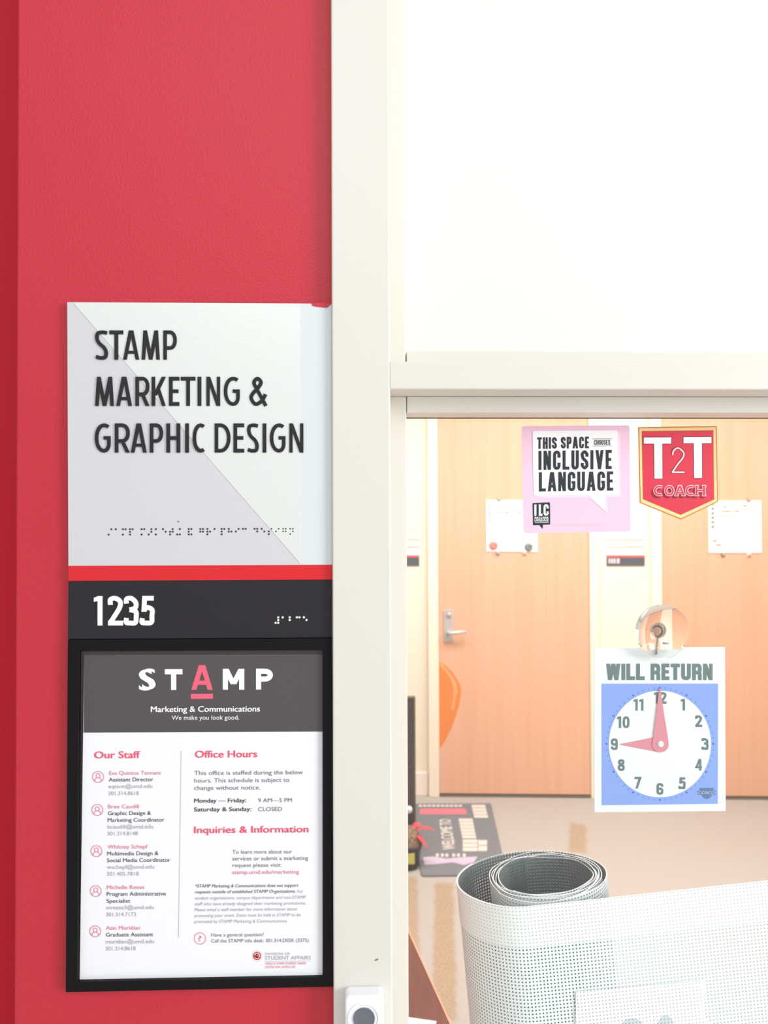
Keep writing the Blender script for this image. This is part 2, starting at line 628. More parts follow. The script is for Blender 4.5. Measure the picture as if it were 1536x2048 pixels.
def drawline(mb, fr, s, x0, x1, base, cap, stroke, off, depth=None, k=0, sty='g', slope=0.0, gap=None):
    gap = stroke * .55 if gap is None else gap
    adv = []
    for c in s:
        adv.append(.22 if c == ' ' else ADV.get(c, .44))
    fixed = [stroke if c == 'I' else None for c in s]
    tot = x1 - x0 - gap * (len(s) - 1) - sum(q for q in fixed if q)
    unit = tot / sum(a for a, q in zip(adv, fixed) if not q)
    x = x0
    for c, a, q in zip(s, adv, fixed):
        wd = q or a * unit
        if c != ' ':
            draw(mb, fr, c, x, x + wd, base + slope * (x - x0), cap, stroke, off, depth, k, sty, slope)
        x += wd + gap


def dots(mb, fr, cells, x, y, pitch, step, row, r, off, slope=0.0, gap=1.62, k=0):
    """raised braille; cells = dot numbers per cell, '' for a word space"""
    X = x
    for i, c in enumerate(cells):
        if c == '':
            X += pitch * (gap - 1)
            continue
        for d in c:
            d = int(d)
            cx, cy = X + (step if d > 3 else 0), y + ((d - 1) % 3) * row + slope * (X - x)
            px, pz = fr.L(cx, cy, off)
            rr = r * 0.69 / F
            mb.lathe([(rr * .35, off - rr * .75), (rr * .8, off - rr * .45), (rr, off)], 'y', (px, 0, pz), 10, k)
        X += pitch


# ================================================================== SETTING
FY = -0.012          # face of the cream frame
RY = 0.026           # recessed face of the glazing beads
GY = 0.066           # glass
JX0 = FRONT.L(664.4, 1024, FY)[0]
JX1 = FRONT.L(781.5, 1024, FY)[0]
GX0 = FRONT.L(813.5, 1024, RY)[0]
LX = FRONT.L(31.5, 900)[0]
ZM1 = FRONT.L(1000, 723.0, FY)[1]
ZM0 = FRONT.L(1000, 778.8, FY)[1]
SILL, HEADZ, JR = 0.86, 2.62, 1.35

b = MB()
b.box(LX, JX0 + 0.02, 0, 0.10, 0, 3.0)
b.box(JX0 + 0.02, JR + 0.08, 0.005, 0.10, 0, SILL - 0.05)
b.box(JX0 + 0.02, JR + 0.08, 0.005, 0.10, HEADZ + 0.05, 3.0)
b.box(JR + 0.06, 4.1, 0, 0.10, 0, 3.0)
struct(b.build('wall_front', RED, bevel=0.0022))
b = MB()
b.box(LX - 0.7, LX + .01, 0.075, 0.12, 0, 3.0)
struct(b.build('wall_left', mat('shaded_red_wall_paint', (204, 14, 44), 0.5, 0.3, bump=(520, 0.42, 0.0012))))  # same red wall, the recess shade put into a deeper colour

# cream metal frame with two openings
b = MB()
b.box(JX0, JX1, FY, 0.105, SILL - 0.06, HEADZ + 0.06)
b.box(JR - 0.06, JR + 0.08, FY, 0.105, SILL - 0.06, HEADZ + 0.06)
b.box(JX1 - 0.001, JR - 0.059, FY, 0.105, ZM0, ZM1)
b.box(JX1 - 0.001, JR - 0.059, FY, 0.105, SILL - 0.06, SILL)
b.box(JX1 - 0.001, JR - 0.059, FY, 0.105, HEADZ, HEADZ + 0.06)
fo = struct(b.build('trim_1', CREAM, bevel=0.0016))
# scuff on the frame
sc = MB()
fr_ = Frame((0, FY, 0))
sc.prism(PX(fr_, [(749, 1920.5), (753, 1918), (757, 1917.5), (756, 1920), (751, 1922)], -0.0003), -0.0003)
sc.build('scuff_mark', mat('grey_scuff', (120, 118, 112), 0.8), fo).location = (0, FY, 0)

# lower window: beads, gasket, pane
zb1 = FRONT.L(1000, 793.4, RY)[1]
zb0 = FRONT.L(1000, 825.0, RY)[1]
win = bpy.data.objects.new('window_1', None)
COL.objects.link(win)
win.location = (GX0, GY, SILL)
win['kind'] = 'structure'


def wpart(bb, name, m, parent=win, **kw):
    o = bb.build(name, m, parent, **kw)
    o.location = -win.location
    return o


b = MB()
b.box(JX1 - 0.002, GX0, RY, 0.10, SILL, ZM0)
wpart(b, 'glazing_bead', CREAM, bevel=0.0012)
b = MB()
b.box(GX0 + 0.0006, JR - 0.06, RY, GY - 0.004, zb0, zb1)
b.box(GX0 + 0.0006, JR - 0.06, RY + 0.004, GY - 0.004, zb1, ZM0 + 0.001)
wpart(b, 'glazing_bead', CREAM, bevel=0.001)
b = MB()
b.box(GX0 + 0.0006, JR - 0.06, GY - 0.004, GY - 0.0005, zb0 - 0.0004, zb0 + 0.01)
wpart(b, 'gasket', GASKET)
b = MB()
b.box(JX1, JR - 0.03, GY, GY + 0.004, SILL, ZM0 + 0.01)
wpart(b, 'pane', GLASS)

# upper opening: white panel with its beads
zu = FRONT.L(1000, 702.6, RY)[1]
w2 = bpy.data.objects.new('window_2', None)
COL.objects.link(w2)
w2.location = (GX0, GY, ZM1)
w2['kind'] = 'structure'
for nm, mt, bx, bv in (('glazing_bead', CREAM, (JX1 - 0.002, GX0 - 0.0006, RY, 0.10, ZM1, HEADZ), .0012),
                       ('glazing_bead', CREAM, (GX0 + 0.0004, JR - 0.06, RY, GY - 0.002, ZM1 - 0.001, zu), .001),
                       ('panel', PANEL, (JX1, JR - 0.03, RY + 0.014, GY + 0.03, ZM1 - 0.01, HEADZ + 0.01), 0)):
    b = MB()
    b.box(*bx)
    o = b.build(nm, mt, w2, bevel=bv)
    o.location = -w2.location

# floor: beige carpet, tan patches painted for dark reflections in the glass
def carpet():
    M = mat('beige_carpet', (193, 186, 176), 0.95, 0.1, bump=(420, 0.6, 0.004), vary=(260, (178, 167, 157), 0.22))
    N, K = M.node_tree.nodes, M.node_tree.links
    base = N['Principled BSDF'].inputs['Base Color'].links[0].from_socket
    tc = N.new('ShaderNodeTexCoord')
    no = N.new('ShaderNodeTexNoise')
    no.inputs['Scale'].default_value = 22
    no.inputs['Detail'].default_value = 4
    K.new(tc.outputs['Object'], no.inputs['Vector'])
    sub = N.new('ShaderNodeVectorMath'); sub.operation = 'SUBTRACT'
    sub.inputs[1].default_value = (.5, .5, .5)
    K.new(no.outputs['Color'], sub.inputs[0])
    sca = N.new('ShaderNodeVectorMath'); sca.operation = 'SCALE'
    sca.inputs['Scale'].default_value = 0.035
    K.new(sub.outputs[0], sca.inputs[0])
    ad = N.new('ShaderNodeVectorMath'); ad.operation = 'ADD'
    K.new(tc.outputs['Object'], ad.inputs[0]); K.new(sca.outputs[0], ad.inputs[1])
    sep = N.new('ShaderNodeSeparateXYZ')
    K.new(ad.outputs[0], sep.inputs[0])

    def mth(op, a, c=None):
        q = N.new('ShaderNodeMath'); q.operation = op
        for i, v in enumerate((a, c)):
            if v is None:
                continue
            if isinstance(v, (int, float)):
                q.inputs[i].default_value = v
            else:
                K.new(v, q.inputs[i])
        return q.outputs[0]

    def band(s, c, h, soft):
        q = N.new('ShaderNodeMapRange')
        q.interpolation_type = 'SMOOTHSTEP'
        K.new(mth('ABSOLUTE', mth('SUBTRACT', s, c)), q.inputs['Value'])
        q.inputs['From Min'].default_value, q.inputs['From Max'].default_value = h - soft, h + soft
        q.inputs['To Min'].default_value, q.inputs['To Max'].default_value = 1, 0
        return q.outputs[0]

    def patch(x, hx, y, hy, soft=.012, k=1.0):
        return mth('MULTIPLY', mth('MULTIPLY', band(sep.outputs['X'], x, hx, soft), band(sep.outputs['Y'], y, hy, soft * 2)), k)

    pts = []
    for (xa, ya, xb, yb, k) in REFLECTION_PATCHES:
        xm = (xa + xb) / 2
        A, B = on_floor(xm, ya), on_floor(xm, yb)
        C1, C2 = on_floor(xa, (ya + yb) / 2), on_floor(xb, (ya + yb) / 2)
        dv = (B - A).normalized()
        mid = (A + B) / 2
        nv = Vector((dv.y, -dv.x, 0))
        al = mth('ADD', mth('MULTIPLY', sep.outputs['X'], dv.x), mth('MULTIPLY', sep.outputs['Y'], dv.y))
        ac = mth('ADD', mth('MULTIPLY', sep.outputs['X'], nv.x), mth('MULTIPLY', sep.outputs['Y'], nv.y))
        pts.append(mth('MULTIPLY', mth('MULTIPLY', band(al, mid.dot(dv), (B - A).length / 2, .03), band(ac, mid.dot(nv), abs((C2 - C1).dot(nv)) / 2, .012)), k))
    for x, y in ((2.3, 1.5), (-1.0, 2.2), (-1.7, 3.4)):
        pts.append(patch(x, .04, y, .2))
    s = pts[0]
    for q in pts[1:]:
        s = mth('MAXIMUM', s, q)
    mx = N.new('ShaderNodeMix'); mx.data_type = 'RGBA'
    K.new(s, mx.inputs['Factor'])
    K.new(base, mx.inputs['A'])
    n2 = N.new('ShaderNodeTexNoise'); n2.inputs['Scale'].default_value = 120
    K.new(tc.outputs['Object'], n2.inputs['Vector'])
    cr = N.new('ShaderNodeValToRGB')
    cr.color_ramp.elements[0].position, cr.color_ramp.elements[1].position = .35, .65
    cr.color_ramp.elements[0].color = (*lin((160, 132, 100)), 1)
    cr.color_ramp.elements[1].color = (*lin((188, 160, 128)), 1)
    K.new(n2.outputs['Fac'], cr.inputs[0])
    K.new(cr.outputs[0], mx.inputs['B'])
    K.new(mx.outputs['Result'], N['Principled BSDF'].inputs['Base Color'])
    return M


REFLECTION_PATCHES = ((1138, 1706, 1173, 1648, .75), (866, 2040, 910, 1765, .8), (790, 1990, 838, 1752, .75))
b = MB()
b.box(-3.2, 4.2, 0.02, 5.2, -0.05, 0)
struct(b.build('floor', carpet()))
b = MB()
b.box(-3.2, 4.2, -3.2, 0.02, -0.05, -0.001)
struct(b.build('floor_corridor', mat('grey_corridor_tile', (224, 220, 214), 0.4, vary=(9, (216, 211, 204), .3))))

WALLC = mat('cream_wall_paint', (247, 236, 212), 0.7, 0.3, bump=(300, .05, .001))
JAMB = mat('pale_cream_enamel', (249, 240, 216), 0.5, 0.3)
fx = lambda px, py=1300: FAR.L(px, py)[0]
b = MB()
b.box(-4.0, 4.2, 0, 0.12, 0, 3.0)
struct(b.build('wall_back', WALLC, frame=FAR))
b = MB()
b.box(-3.3, -3.2, 0.1, 5.2, 0, 2.8)
struct(b.build('wall_office_left', WALLC))
b = MB()
b.box(4.1, 4.2, 0.1, 5.2, 0, 2.8)
struct(b.build('wall_office_right', WALLC))
b = MB()
b.box(-3.3, 4.2, 0.0, 5.2, 2.8, 2.9)
struct(b.build('ceiling', mat('white_ceiling', (248, 246, 240), .8)))
b = MB()
b.box(-3.4, fx(854.5), -0.013, 0, 0, 0.135)
b.box(fx(1190), fx(1305), -0.013, 0, 0, 0.135)
struct(b.build('baseboard_back', mat('white_base', (250, 238, 224), .5), frame=FAR, bevel=.003))

# two maple doors with pale frames
MAPLE = mat('orange_maple_veneer', (236, 188, 154), 0.42, 0.4, vary=(3.0, (229, 175, 138), .28), scale=(9, 9, .35))
CHROME = mat('satin_chrome', (204, 203, 196), .35, .5, metal=.3)


def door(idx, xl, xr, handle=None):
    fr = Frame(FAR.W(xl, 0, 0), FAR_ANG)
    root = bpy.data.objects.new('door_%d' % idx, None)
    COL.objects.link(root)
    root.location, root.rotation_euler = fr.o, (0, 0, FAR_ANG)
    root['kind'] = 'structure'
    W = xr - xl
    b = MB()
    b.box(0.002, W - 0.002, -0.022, 0.0, 0.018, 2.40)
    b.build('leaf', MAPLE, root, bevel=.001)
    b = MB()
    jw = 0.062
    b.box(-jw, 0, -0.034, 0, 0, 2.46)
    b.box(W, W + jw * .8, -0.034, 0, 0, 2.46)
    b.box(0, W, -0.034, 0, 2.40, 2.46)
    b.build('frame', JAMB, root, bevel=.003)
    b = MB()
    b.box(0, W, -0.03, 0.0, 0.0, 0.012)
    b.build('threshold', mat('dark_threshold', (112, 100, 84), .6), root)
    hd = MB()
    off = -0.030
    hd.prism(roundpoly(PX(fr, handle[0], off), .004), off, -0.022)
    ho = hd.build('handle_plate', CHROME, root, bevel=.001)
    lv = MB()
    (a0, a1), (c0, c1) = fr.L(*handle[1], off - .03), fr.L(*handle[2], off - .03)
    lv.tube([(a0, off, a1), (a0, off - .03, a1), (a0, off - .045, a1), (a0 + .02, off - .05, a1), ((a0 + c0) / 2, off - .05, (a1 + c1) / 2), (c0, off - .048, c1)], [.011, .011, .012, .012, .0105, .010], 12)
    lv.build('lever', CHROME, ho, smooth=True)
    cy = MB()
    y0, y1 = fr.L(*handle[3], off)
    cy.lathe([(.006, off - .012), (.012, off - .012), (.013, off - .009), (.014, off)], 'y', (y0, 0, y1), 20)
    cy.build('lock_cylinder', CHROME, ho, smooth=True)
    return root, fr


D1 = door(1, fx(877), fx(1178), ([(887, 1220), (905.5, 1219.5), (905.5, 1284), (887.5, 1284)], (896.5, 1265.5), (932, 1262.5), (898, 1229)))
x2 = fx(1322)
h2 = x2 + 0.91 - 0.07
# second door carries its handle on the far right, out of the picture
pxh = 1322 + 301 * .94
D2 = door(2, x2, x2 + (fx(1178) - fx(877)), ([(pxh - 18, 1222), (pxh, 1222), (pxh, 1286), (pxh - 18, 1286)], (pxh - 9, 1267), (pxh - 45, 1265), (pxh - 9, 1231)))

# ================================================================== ROOM SIGN on the red wall
SF = Frame((FRONT.L(398, 1985)[0], 0.0, FRONT.L(398, 1985)[1]))
sign = thing('room_sign', 'tall room sign on the red wall, pale grey top over black room number 1235', 'sign', SF)
sp = -0.006
# top plate
b = MB()
b.prism(PX(SF, [(134, 604), (663.4, 607), (665, 1131), (136.4, 1133)], sp), sp, 0)
b.build('name_plate', SIGNW, sign, bevel=.0004)
b = MB()
b.prism(PX(SF, [(599.5, 607.4), (662.6, 607.8), (664.2, 1129.4), (600.5, 1129.6)], sp - .0002), sp - .0002, sp)
b.build('side_strip', STRIP, sign)
b = MB()
b.prism(PX(SF, [(146, 605), (599.5, 607.2), (600.5, 1127)], sp - .0004), sp - .0004, sp)
b.build('brushed_triangle', BRUSH, sign)['label'] = 'brushed silver triangle'
b = MB()
q = sp - .0012
cv = lambda x: 120 + x / 2.743
st = 7.1
for s, ext, base in (
    ('STAMP', [(190, 215.4), (218.4, 246.2), (245.9, 278.1), (282.9, 319.4), (326.4, 353.4)], 719.0),
    ('MARKETING&', [(190, 227.5)] + [(cv(a), cv(c)) for a, c in ((308, 394), (413, 490), (502, 580), (597, 654), (662, 742), (753, 776), (803, 878), (898, 986), (1040, 1132))], 811.6),
    ('GRAPHICDESIGN', [(cv(a), cv(c)) for a, c in ((190, 277), (300, 382), (388, 475), (492, 565), (583, 659), (685, 708), (727, 796), (848, 935), (951, 1010), (1026, 1090), (1112, 1131), (1151, 1237), (1258, 1335))], 905.0)):
    for ch, (x0, x1) in zip(s, ext):
        if ch == 'M':
            x0, x1 = x0, x1
        draw(b, SF, ch, x0, x1, base, 58.2, st * (1.05 if ch in 'IEFLTH' else 1), q, .0012 - .0004, 0, 'f')
b.build('raised_lettering', INK, sign)['label'] = 'raised black letters STAMP MARKETING & GRAPHIC DESIGN'
b = MB()
words = ['34', '1', '134', '1234', '', '134', '345', '13', '15', '2345', '346', '', '12346', '', '1245', '1235', '1', '1234', '125', '24', '14', '', '145', '15', '234', '24', '1245', '1345']
dots(b, SF, words, 217.4, 1058.5, 14.25, 5.35, 5.35, 2.0, sp, -.003, 1.62)
b.build('braille', INKG, sign)
b = MB()
b.prism(PX(SF, [(354.8, 1044.5), (356.8, 1041), (358, 1043.5), (357, 1044.8)], sp - .0002), sp - .0002)
b.build('speck', INKG, sign)
b = MB()
b.prism(PX(SF, [(136.4, 1131.8), (665, 1129.6), (665.5, 1159.2), (136.6, 1162)], sp - .0006), sp - .0006, 0)
b.build('red_stripe', REDST, sign, bevel=.0003)
b = MB()
b.prism(PX(SF, [(136.6, 1161.6), (665.5, 1158.8), (666.5, 1275.4), (135.5, 1278.6)], sp), sp, 0)
b.build('number_plate', PLATE, sign, bevel=.0004)
b = MB()
for ch, x0, x1 in (('1', 187.6, 204.4), ('2', 216, 245.8), ('3', 248.2, 276.8), ('5', 280, 308.2)):
    draw(b, SF, ch, x0, x1, 1251.0 - (x0 - 187) * .004, 58.8, 9.3, sp - .0009, .0009, 0, 'f')
b.build('raised_numerals', WHT, sign)['label'] = 'raised white numerals 1235'
b = MB()
dots(b, SF, ['3456', '1', '12', '14', '15'], 551.0, 1234.9, 14.15, 5.3, 5.4, 2.35, sp, -.004)
b.build('braille', WHT, sign)['label'] = 'white braille dots'
# paint that strayed over the top right corner
b = MB()
b.prism(PX(SF, [(623, 605.5), (664, 605.5), (660, 609.5), (656, 614), (652, 615), (646, 614.4), (638, 613.6), (630, 612.6), (624.5, 611)], sp - .0008), sp - .0008, sp)
b.build('paint_smudge', RED, sign)['label'] = 'red wall paint smudge over the corner'
# notice frame
hp = -0.0072
b = MB()
b.ringframe(PX(SF, [(135.2, 1279.6), (666.5, 1276.6), (667.2, 1974), (131, 1985)], hp), PX(SF, [(158.6, 1302.6), (645, 1300.4), (645.2, 1954.6), (155, 1963.8)], hp), hp, 0)
b.build('notice_frame', HOLD, sign, bevel=.0005)
b = MB()
b.prism(PX(SF, [(150, 1296), (650, 1296), (650, 1960), (148, 1970)], -.0028), -.0028, 0)
b.build('backing', BACK, sign)

# ================================================================== NOTICE in the frame
pp = -0.0036
NF = Frame((FRONT.L(402, 1958)[0], 0.0, FRONT.L(402, 1958)[1]))
no = thing('office_notice', 'white paper notice with charcoal header and staff list inside the black frame below room number', 'notice', NF)
b = MB()
b.prism(PX(NF, [(168.5, 1310.8), (645.4, 1309.8), (645.6, 1954.4), (159.2, 1963.4)], pp), pp, pp + .0006)
b.build('sheet', PAPER, no)
b = MB()
b.prism(PX(NF, [(168.5, 1310.8), (645.4, 1309.8), (645.4, 1463.2), (167.2, 1465.2)], pp - .0002), pp - .0002)
hb = b.build('header_band', HEAD, no)
o1 = pp - .0004
for ch, x0, x1, bs in (('S', 277.5, 311.4, 1380.3), ('T', 329.6, 365, 1380), ('M', 445.5, 488.6, 1379.3), ('P', 511.9, 545.8, 1379)):
    b = MB()
    if ch == 'S':
        text(b, NF, 'S', x0, x1, bs - .6, 41.2, o1, 0, .045, y1=bs - .6)
    else:
        draw(b, NF, ch, x0, x1, bs, 41.8, 10.4, o1, None, 0, 'b')
    b.build('logo_letter', WHT, hb)
b = MB()
draw(b, NF, 'A', 382.5, 425.6, 1379.6, 49.5, 10.0, o1, None, 0, 'b')
b.prism(PX(NF, [(381.7, 1387.8), (426, 1387.4), (426, 1397.4), (381.7, 1397.8)], o1), o1)
b.build('logo_letter', mat('coral_print', (238, 104, 128), .6, .2), hb)['label'] = 'coral letter A with underline'
b = MB()
text(b, NF, 'Marketing & Communications', 301.5, 520, 1424, 11.2, o1, 0, .022, y1=1423)
text(b, NF, 'We make you look good.', 343.5, 478, 1439.6, 8.6, o1, 0, y1=1439)
b.build('header_text', WHT, hb)


def notice_text(name, lines, mats, parent=no):
    b = MB()
    for ln in lines:
        t, x0, x1, y, cap, k = ln[:6]
        text(b, NF, t, x0, x1, y, cap, o1, k, *(ln[6:]))
    return b.build(name, mats, parent)


notice_text('column_heading', [('Our Staff', 188.2, 280.4, 1516.8, 13.6, 0, .022)], PINK)
notice_text('column_heading', [('Office Hours', 389.8, 514.8, 1515.4, 13.6, 0, .022)], PINK)
notice_text('column_heading', [('Inquiries & Information', 388, 617.3, 1666.4, 13.2, 0, .022)], PINK)
b = MB()
b.prism(PX(NF, [(362, 1501.5), (362.8, 1501.5), (357.4, 1875), (356.6, 1875)], o1), o1)
b.build('column_rule', LGREY, no)
SM = [LPINK, DGREY, LGREY]
staff = (
    (196.2, 1554, [('Eva Quintos Tennant', 218.4, 322.3, 1550), ('Assistant Director', 217.7, 306.7, 1563.1), ('eqtenn@umd.edu', 217.3, 304.8, 1576.6), ('301.314.8618', 217, 277.5, 1590.5)]),
    (194.7, 1620, [('Bree Caudill', 216.2, 277.9, 1617), ('Graphic Design &', 215.9, 301.9, 1630.5), ('Marketing Coordinator', 215.5, 328.9, 1644), ('bcaudill@umd.edu', 215.2, 307, 1657.5), ('301.314.8148', 214.8, 275.7, 1671)]),
    (192.9, 1702.3, [('Whitney Schepf', 215.2, 295.4, 1697.6), ('Multimedia Design &', 214.4, 316.9, 1711), ('Social Media Coordinator', 214, 341, 1724.6), ('wschepf@umd.edu', 214, 308.5, 1738), ('301.405.7818', 213.7, 277.5, 1751.6)]),
    (191.5, 1782.2, [('Michelle Reese', 213.7, 288.8, 1778.5), ('Program Administrative', 213.3, 331.8, 1792), ('Specialist', 213, 260.7, 1805.9), ('mreese3@umd.edu', 212.6, 307.8, 1819), ('301.314.7173', 212.2, 271.7, 1832.9)]),
    (190.4, 1862.8, [('Atin Moridian', 212.2, 280.4, 1859.8), ('Graduate Assistant', 211.9, 306.3, 1873.3), ('moridian@umd.edu', 211.5, 308.1, 1887.2), ('301.314.8618', 211.1, 271.3, 1901)]))
for cx, cy, lines in staff:
    L = []
    for i, (t, x0, x1, y) in enumerate(lines):
        k = 0 if i == 0 else (2 if i >= len(lines) - 2 else 1)
        L.append((t, x0, x1, y, 7.6, k, .004 if k < 2 else 0))
    o = notice_text('staff_entry', L, SM)
    ib, icon = MB(), []
    for pl in ribbon(circ(cx, cy, 11, n=30), 1.3, True) + ribbon(circ(cx, cy - 2.4, 4.1, n=20), 1.3, True) + ribbon([(cx - 6.6, cy + 8.4), (cx - 6, cy + 4.5), (cx - 2.6, cy + 1.6), (cx, cy + 1.9), (cx + 2.6, cy + 1.6), (cx + 6, cy + 4.5), (cx + 6.6, cy + 8.4)], 1.3):
        icon.append(pl)
    sheet2d(ib, NF, icon, o1)
    ib.build('person_icon', LPINK, o)
notice_text('hours_text', [('This office is staffed during the below', 388.7, 606, 1550.2, 8.2, 0), ('hours. This schedule is subject to', 388.7, 579, 1565.2, 8.2, 0), ('change without notice.', 388.3, 520.7, 1580, 8.2, 0),
                           ('Monday \u2014 Friday:', 388.3, 492.6, 1605.4, 8.0, 1, .018), ('9 AM\u20145 PM', 516.6, 584, 1604.7, 8.0, 0), ('Saturday & Sunday:', 388, 503, 1622.9, 8.0, 1, .018), ('CLOSED', 516.3, 564.4, 1622.5, 8.0, 0)], [MGREY, DGREY])
notice_text('enquiry_text', [('To learn more about our', 464.9, 584, 1707.8, 7.6, 0), ('services or submit a marketing', 464.9, 616.5, 1721, 7.6, 0), ('request please visit:', 464.9, 563, 1734.4, 7.6, 0), ('stamp.umd.edu/marketing', 464.5, 598, 1748.3, 7.6, 1, .004)], [MGREY, LPINK])
notice_text('small_print', [('*STAMP Marketing & Communications does not support', 390.5, 597.2, 1775.3, 6.2, 0, .014, .2), ('requests outside of established STAMP Organizations.', 389.8, 591.4, 1787, 6.2, 0, .014, .2), ('For', 594.7, 607, 1786, 6.2, 1, 0, .2),
                            ('student organizations, campus departments and non-STAMP', 389.8, 612.2, 1799.3, 6.2, 1, 0, .2), ('staff who have already designed their marketing promotions.', 389.4, 612, 1811, 6.2, 1, 0, .2),
                            ('Please email a staff member for more information about', 389, 595, 1822.6, 6.2, 1, 0, .2), ('promoting your event. Event must be held in STAMP to be', 388.7, 601.6, 1834.3, 6.2, 1, 0, .2), ('promoted by STAMP Marketing & Communications.', 388.3, 575.3, 1846.3, 6.2, 1, 0, .2)], [MGREY, LGREY])
qo = notice_text('question_text', [('Have a general question?', 422.6, 527.6, 1873.3, 6.8, 0), ('Call the STAMP info desk: 301.314.DESK (3375)', 422.6, 617.3, 1885.4, 6.8, 0)], [MGREY])
b = MB()
sheet2d(b, NF, ribbon(circ(400, 1877, 11.4, n=30), 1.2, True), o1)
text(b, NF, '?', 396.6, 403.4, 1882.6, 11, o1)
b.build('question_icon', LPINK, qo)
uo = notice_text('division_text', [('DIVISION OF', 530.4, 580.2, 1910.5, 5.0, 0), ('STUDENT AFFAIRS', 530, 621.7, 1919.8, 7.3, 0), ('ADELE H. STAMP STUDENT UNION', 530.4, 611.5, 1929.5, 4.6, 1, .01), ('CENTER FOR CAMPUS LIFE', 530, 590.7, 1936.6, 4.6, 1)], [LGREY, LPINK])
b = MB()
b.prism(PX(NF, [(530, 1922.6), (621.5, 1921.8), (621.5, 1922.4), (530, 1923.2)], o1), o1, k=1)
c0, c1 = 514.3, 1912
b.prism(PX(NF, circ(c0, c1, 8.2), o1), o1, k=0)
for a in range(0, 360, 15):                                   # ring of tiny letters round the seal
    x, y = c0 + 10.8 * math.cos(math.radians(a)), c1 + 10.8 * math.sin(math.radians(a))
    if a not in (0, 180):
        b.prism(PX(NF, circ(x, y, .62, n=6), o1), o1, k=1)
o2 = o1 - .0001
for i in range(3):                                            # quartered red and white globe
    b.prism(PX(NF, circ(c0 - 3 + 3.2 * i, c1 - 3.4 + 2.2 * i, .9, n=8), o2 - .0002), o2 - .0002, k=2)
sheet2d(b, NF, ribbon(earc(c0, c1, 5.6, 5.6, 200, 330, 10), .8) + ribbon(earc(c0, c1, 5.4, 5.4, 40, 140, 10), .8) + ribbon([(c0 + 2, c1 - 6), (c0 + 6, c1 + 1)], 1.1), o2, k=2)
b.prism(PX(NF, [(c0 - 1.5, c1 - 5), (c0 + .8, c1 - 1.6), (c0 + 3, c1 + 1), (c0 - .6, c1 + 4.6), (c0 - 4, c1 + 1.5)], o2 - .0001), o2 - .0001, k=3)
b.build('seal', [mat('seal_red', (206, 84, 84), .6, .2), LGREY, WHT, mat('seal_dark', (128, 52, 54), .6, .2)], uo)

# ================================================================== DOORBELL on the frame
BF = Frame((FRONT.L(728, 2040, FY - .018)[0], FY, FRONT.L(728, 2040, FY - .018)[1]))
bell = thing('doorbell', 'white plastic doorbell with round grey button on the cream frame', 'doorbell', BF)
bd = -0.016
wl, wr = BF.L(689.5, 2010, bd)[0], BF.L(767.6, 2010, bd)[0]
zt = BF.L(728, 1993, bd)[1]
b = MB()
b.prism(roundpoly([(wl, zt), (wr, zt), (wr, zt - .066), (wl, zt - .066)], .0045), bd, 0)
b.build('housing', BELLW, bell, bevel=.0022)
b = MB()
rr = 0.69 / F
b.lathe([(30 * rr, bd + .0004), (31 * rr, bd - .0006), (27 * rr, bd - .0008), (24 * rr, bd + .0006)], 'y', (0, 0, 0), 48)
b.build('bezel', BELLW, bell, smooth=False)
b = MB()
b.lathe([(0.2 * rr, bd - .0010), (16 * rr, bd - .0011), (19.8 * rr, bd - .0014), (20.6 * rr, bd - .0008), (20.8 * rr, bd + .0004)], 'y', (0, 0, 0), 48)
b.build('button', BELLG, bell, smooth=False)['label'] = 'grey push button'

# ================================================================== STICKERS on the glass
cs = lambda x, y: (1030 + x / 3.657, 840 + y / 3.657)
CS = lambda pts: [cs(x, y) for x, y in pts]
KF = Frame((FRONT.L(1152, 958, GY)[0], GY, FRONT.L(1152, 958, GY)[1]))
s1 = thing('pink_sticker', 'square pink sticker on the window glass with a white speech bubble about inclusive language', 'sticker', KF)
STP = mat('pink_vinyl', (248, 203, 226), .35, .4)
STL = mat('pale_pink_vinyl', (250, 218, 234), .4, .4)
STW = mat('white_vinyl', (250, 248, 250), .4, .4)
STK = mat('black_vinyl', (46, 50, 58), .4, .4)


def layer(fr, root, name, m, px, d, back=None, r=0):
    b = MB()
    p = PX(fr, roundpoly(px, r) if r else px, -d)
    b.prism(p, -d, back)
    return b.build(name, m, root)


layer(KF, s1, 'vinyl', STP, CS([(48, 45), (838, 38), (845, 815), (62, 828)]), .0003, 0, 6)
b = MB()
for dx, dy, k, d in ((19, 18, 0, .0005), (0, 0, 1, .0007)):
    sheet2d(b, KF, [roundpoly(CS([(128 + dx, 80 + dy), (752 + dx, 75 + dy), (757 + dx, 545 + dy), (136 + dx, 552 + dy)]), 5),
                    CS([(520 + dx, 540 + dy), (655 + dx, 538 + dy), (659 + dx, 668 + dy)])], -d, None, k)
bub = b.build('speech_bubble', [STL, STW], s1)
b = MB()
d = -.0009


def sline(mb, fr, s, x0, x1, top, base, rise, stroke, k=0, off=d, sty='g', gap=None):
    (a, yb), (c, _) = cs(x0, base), cs(x1, base)
    drawline(mb, fr, s, a, c, yb, (base - top) / 3.657, stroke / 3.657, off, None, k, sty, rise, gap)


